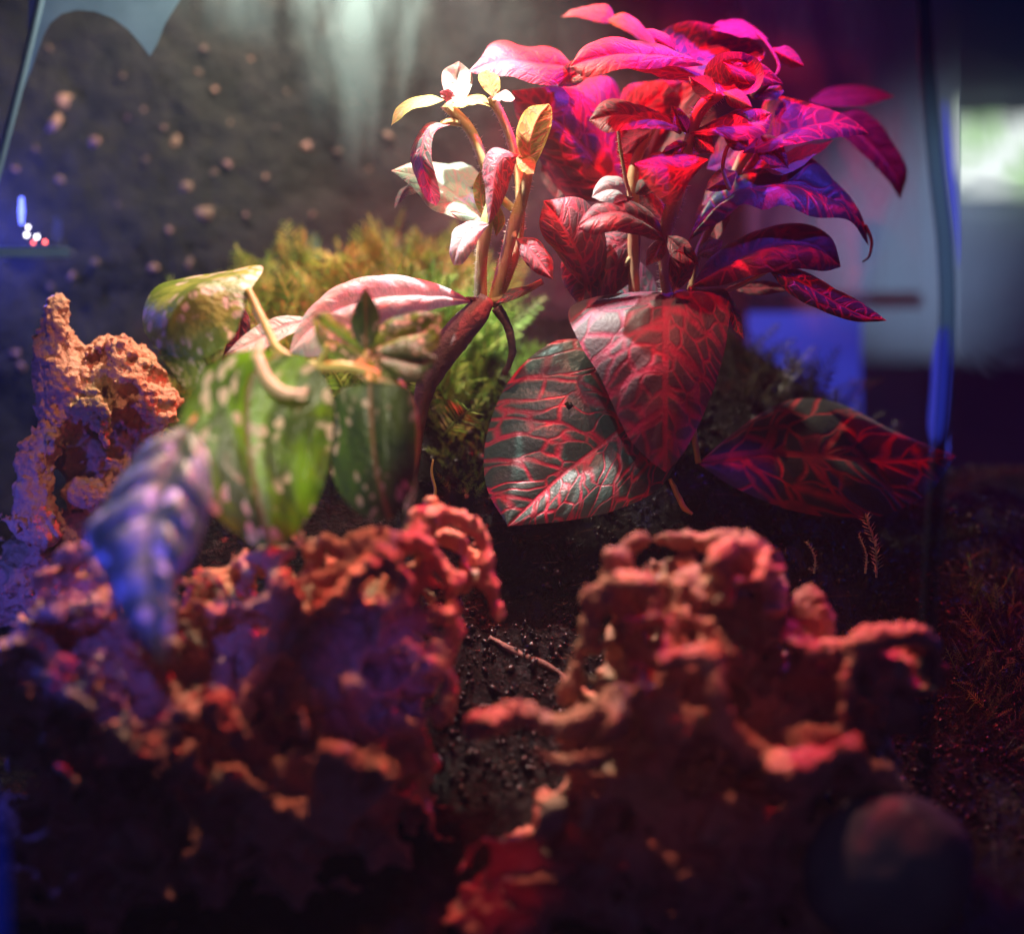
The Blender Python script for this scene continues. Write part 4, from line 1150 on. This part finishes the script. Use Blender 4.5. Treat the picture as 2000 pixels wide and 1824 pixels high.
L(M_PINK, (922, 592), [(850, 556), (760, 542), (665, 560), (602, 612)], [(850, 582), (750, 578), (655, 605), (598, 648)], [(862, 602), (785, 622), (700, 645), (620, 695)], (565, 690), -20, -120, 40, -40, -10, 0.2, 5, 56, 22, None, 'long pale pink and white leaf lying over the moss')
L(M_PINK, (625, 622), [(545, 620), (480, 652)], [], [(562, 658), (502, 688)], (438, 694), -60, -110, 20, -20)
L(M_DEEP, (470, 590), [(452, 620), (446, 660)], [], [(488, 625), (480, 670)], (430, 710), -60, -80, 0, 0)
tube('leaf_stalk', [(940, 596, 0, 7), (925, 586, -15, 6), (905, 586, -20, 5)], M_STEM_D, ps, None, 8, 1)
hairs(ps, [(940, 596, 0, 7), (925, 586, -15, 6), (905, 586, -20, 5)], 30, 6)
for pth in ([(1034, 330, -20, 6), (1012, 305, -20, 5)], [(1004, 440, 0, 7), (1005, 466, -10, 5)], [(960, 195, 0, 6), (966, 197, -10, 5)], [(960, 590, 10, 8), (1010, 575, 10, 8), (1060, 550, 10, 6)]):
    tube('leaf_stalk', pth, M_STEM, ps, None, 8)

# ---- variegated vine at the front left
vn = empty('vine', (760, 760, -300), 'trailing variegated green vine with cream blotched leaves in front on the left', 'plant')
tube('stem', [(484, 566, -170, 8), (505, 610, -200, 9), (528, 655, -235, 9), (545, 685, -260, 9), (600, 713, -280, 11), (690, 719, -290, 12), (750, 740, -290, 11), (795, 770, -280, 10), (812, 860, -240, 8), (800, 960, -200, 7)], M_STEM_V, vn, 60, 12, 0.8)
tube('leaf_stalk', [(512, 668, -300, 8), (506, 700, -350, 11), (522, 742, -380, 13), (556, 768, -400, 11), (600, 766, -400, 4)], M_PETIOLE, vn, 30, 12)
tube('leaf_stalk', [(620, 712, -285, 8), (632, 690, -290, 7), (640, 672, -295, 5)], M_STEM_V, vn, 12, 10)
tube('leaf_stalk', [(690, 719, -290, 9), (712, 700, -270, 8), (718, 685, -262, 6)], M_STEM_V, vn, 12, 10)
tube('leaf_stalk', [(715, 725, -290, 7), (722, 745, -320, 6)], M_STEM_V, vn, 12, 10)
tube('leaf_stalk', [(540, 690, -262, 7), (440, 740, -240, 6), (368, 832, -430, 5)], M_STEM_V, vn, 16, 10)
L = lambda *a, **k: leaf(vn, *a, quilted=0.0, **k)
L(M_VINE_LT, (486, 570, -170), [(512, 520, -90), (420, 531, -90), (322, 550, -100), (286, 590, -120), (286, 645, -140)], [(430, 556, -170), (370, 566, -190), (325, 640, -205)],
  [(474, 612, -190), (452, 662, -205), (398, 700, -205)], (330, 706, -190), -170, -190, 0, 0, 0, 0.0, 3, 50, 20, None, 'crinkled light green leaf folded over at the top left of the vine')
L(M_VINE_LT, (352, 690), [(312, 680), (322, 706)], [], [(400, 705), (395, 745)], (362, 760), -190, -200, 0, 0)
L(M_VINE, (545, 690), [(490, 683), (425, 704), (374, 758), (346, 835), (356, 930), (420, 1008), (490, 1060)], [(490, 740), (484, 850), (505, 970)],
  [(592, 696), (632, 738), (650, 800), (646, 890), (618, 985), (570, 1050)], (532, 1068), -340, -400, -35, 35, -6, 0.0, 9, 56, 22, None, 'large spotted green leaf hanging at the front of the vine')
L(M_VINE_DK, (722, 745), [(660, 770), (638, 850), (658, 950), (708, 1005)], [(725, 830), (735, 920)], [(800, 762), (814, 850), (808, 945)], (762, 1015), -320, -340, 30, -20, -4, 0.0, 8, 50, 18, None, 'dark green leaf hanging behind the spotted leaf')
leaf(vn, M_VINE_CR, (368, 832), [(285, 866), (222, 940), (174, 1030), (184, 1095), (226, 1185), (285, 1262)], [(325, 930), (292, 1040), (298, 1160)],
  [(402, 880), (410, 975), (388, 1070), (354, 1130), (334, 1205), (328, 1255)], (320, 1298), -430, -700, 40, 20, -40, 0.1, 14, 56, 20, None, 'cream streaked leaf lit blue, drooping over the front left rock', 2.6)
L(M_VINE, (716, 690), [(692, 630), (650, 611)], [], [(700, 706), (652, 702), (618, 665)], (610, 614), -262, -280, 20, -20, 0, 0.1, 2)
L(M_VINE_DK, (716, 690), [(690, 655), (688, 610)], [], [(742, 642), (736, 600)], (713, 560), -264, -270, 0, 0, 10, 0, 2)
L(M_VINE, (720, 686), [(750, 630), (810, 610)], [], [(782, 692), (852, 682)], (862, 611), -262, -260, 20, -20, 0, 0.1, 2)
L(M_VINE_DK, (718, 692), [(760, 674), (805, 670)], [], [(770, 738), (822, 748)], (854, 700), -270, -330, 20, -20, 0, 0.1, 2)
L(M_VINE, (712, 700), [(740, 700), (770, 730)], [], [(700, 735), (740, 755)], (782, 752), -280, -320, 10, -10)
L(M_VINE_CR, (802, 880), [(798, 930), (790, 990)], [], [(812, 930), (804, 990)], (786, 1040), -300, -330, 0, -20)

# ------------------------------------------------------------------ moss
def frond(V, F, b, dirv, ln, wid, npin, curl):
    d = np.array(dirv, float)
    d /= np.linalg.norm(d)
    side = np.cross(d, rng.normal(size=3))
    side /= np.linalg.norm(side)
    nrm = np.cross(side, d)
    pts = [np.array(b, float)]
    dd = d.copy()
    for i in range(npin):
        dd = dd + nrm * curl / npin
        dd /= np.linalg.norm(dd)
        pts.append(pts[-1] + dd * ln / npin)
    pts = np.array(pts)
    r = ln * 0.016
    k0 = len(V)
    for p in pts:
        V += [p + side * r, p - side * r * 0.5 + nrm * r * 0.8, p - side * r * 0.5 - nrm * r * 0.8]
    for i in range(len(pts) - 1):
        a = k0 + 3 * i
        F += [(a, a + 1, a + 4, a + 3), (a + 1, a + 2, a + 5, a + 4), (a + 2, a, a + 3, a + 5)]
    for i in range(1, len(pts)):
        t = i / len(pts)
        lw_ = wid * math.sin(math.pi * min(1, 0.15 + 0.85 * t)) ** 0.7 * rng.uniform(0.8, 1.15)
        T = pts[i] - pts[i - 1]
        T /= np.linalg.norm(T)
        for s in (-1, 1):
            e = pts[i] + (side * s * 0.85 + T * 0.65 + nrm * rng.uniform(-.25, .25)) * lw_
            m = (pts[i] + e) / 2
            ww_ = T * lw_ * 0.13
            q0 = len(V)
            V += [pts[i], m - ww_ + nrm * lw_ * 0.05, e, m + ww_]
            F += [(q0, q0 + 1, q0 + 2, q0 + 3)]


def moss(name, n, xr, dr, ln, wr, mat, lab, npin=9, lift=1.0, sparse=None):
    V, F = [], []
    for i in range(n):
        x = rng.uniform(*xr)
        d = rng.uniform(*dr)
        y = float(ground_y(x, d)) + 6
        if sparse and not sparse(x, y, d):
            continue
        l = rng.uniform(*ln)
        frond(V, F, (x, y, d), (rng.normal() * 0.55, -lift * rng.uniform(0.5, 1.1), rng.normal() * 0.5 - 0.15), l, l * rng.uniform(*wr), npin, rng.uniform(-0.9, 0.9))
    o = mesh_obj(name, P(np.array(V)), np.array(F), mat, None, False)
    tag(o, lab, 'moss', 'moss carpets', 'stuff')
    return o


moss('moss', 430, (345, 930), (150, 430), (55, 150), (0.2, 0.32), M_MOSS, 'golden green feathery moss covering the mound at the back left', 13)
moss('moss', 260, (740, 960), (250, 430), (80, 170), (0.14, 0.2), M_MOSS_G, 'tall fresh green moss fronds behind the pale shoots', 12)
moss('moss', 520, (860, 1110), (80, 330), (22, 52), (0.16, 0.26), M_MOSS_G, 'green moss under the stems of the nerve plants', 8)
moss('moss', 420, (400, 700), (130, 260), (30, 70), (0.16, 0.26), M_MOSS, 'yellowish moss around the folded vine leaf', 8, 1.0)
moss('moss', 420, (1860, 2150), (-120, 200), (25, 70), (0.14, 0.22), M_MOSS_SHADED, 'dark straggly moss at the right edge beyond the glass corner', 9)
moss('moss', 170, (1430, 1720), (250, 470), (30, 120), (0.16, 0.26), M_MOSS_SHADED, 'dark moss outlined against the blue reflection on the soil mound', 8)


moss('moss', 110, (1875, 2040), (-60, 120), (30, 80), (0.14, 0.22), M_MOSS_G, 'small light green moss tufts among the dark moss at the right edge', 9)


def sprig(base, tip, w_, lab, nleaf=16):
    V, F = [], []
    c = catmull([base, ((base[0] + tip[0]) / 2 + 8, (base[1] + tip[1]) / 2, base[2]), tip], nleaf + 1)
    v, f = tube_geo(np.column_stack([c, np.linspace(2.6, 1.0, nleaf + 1)]), nleaf + 1, 5)
    V += list(v)
    F += [tuple(q) for q in f]
    for i in range(1, nleaf + 1):
        T = c[i] - c[i - 1]
        T /= np.linalg.norm(T)
        for s in range(5):
            r = rng.normal(size=3)
            r -= T * (r @ T)
            r /= np.linalg.norm(r)
            l_ = w_ * rng.uniform(0.7, 1.1)
            e = c[i] + (r + 0.7 * T) * l_
            sd = np.cross(T, r) * l_ * 0.12
            q0 = len(V)
            V += [c[i] + sd, c[i] - sd, (c[i] + e) / 2 - sd, e, (c[i] + e) / 2 + sd]
            F += [(q0, q0 + 1, q0 + 2, q0 + 3, q0 + 4)]
    o = mesh_obj('moss_sprig', P(np.array(V)), F, M_SPRIG, None, False)
    tag(o, lab, 'moss sprig', 'single moss sprigs')


M_SPRIG = island_mat('moss_sprig', [(0.5, 0.58, 0.30), (0.36, 0.48, 0.18), (0.55, 0.6, 0.36)], 0.5, 0.3)
sprig((1712, 1128, 0), (1692, 1012, 0), 17, 'tall upright pale moss sprig on the dark soil at the right')
sprig((1690, 1120, 10), (1678, 1045, 10), 8, 'shorter thin moss sprig just beside the tall pale sprig', 12)
sprig((1590, 1120, 20), (1578, 1060, 20), 9, 'small dim moss sprig behind the top of the front right rock', 10)
o = tube('sprout', [(842, 1000, -20, 3), (850, 960, -20, 3.2), (843, 925, -20, 3), (846, 897, -20, 2)], M_STEM_V, None, 20, 8)
tag(o, 'thin pale green sprout standing behind the centre rock', 'sprout')
tag(tube('twig', [(955, 1245, -70, 5), (1000, 1270, -75, 7), (1040, 1288, -80, 8), (1085, 1310, -90, 6), (1120, 1350, -100, 5)], plain_mat('twig', (0.09, 0.05, 0.035), (0.16, 0.09, 0.06), 200, 0.6, 0.8, 0.001), None, 30, 8, 3),
    'reddish brown twig lying on the black soil between the rocks', 'twig')
tag(tube('root', [(1308, 935, -10, 5), (1325, 970, -10, 6), (1335, 990, -5, 6), (1352, 1005, 0, 3)], M_STEM_V, None, 20, 8, 2), 'short fuzzy root hanging below the red heart leaf', 'root')

# ------------------------------------------------------------------ humid air
k = NT('humid_air')
k.t.links.new(k.n('VolumePrincipled', {'Color': (0.85, 0.9, 1.0), 'Density': 0.065, 'Anisotropy': 0.2}).outputs[0], k.out.inputs['Volume'])
vx = np.array([(x, y, z) for x in (-1.6, 1.6) for y in (-0.4, 1.9) for z in (-1.3, 0.9)])
hz = mesh_obj('haze', vx, [(0, 1, 3, 2), (4, 6, 7, 5), (0, 4, 5, 1), (2, 3, 7, 6), (0, 2, 6, 4), (1, 5, 7, 3)], k.m, None, False)
tag(hz, None, None, None, 'stuff')
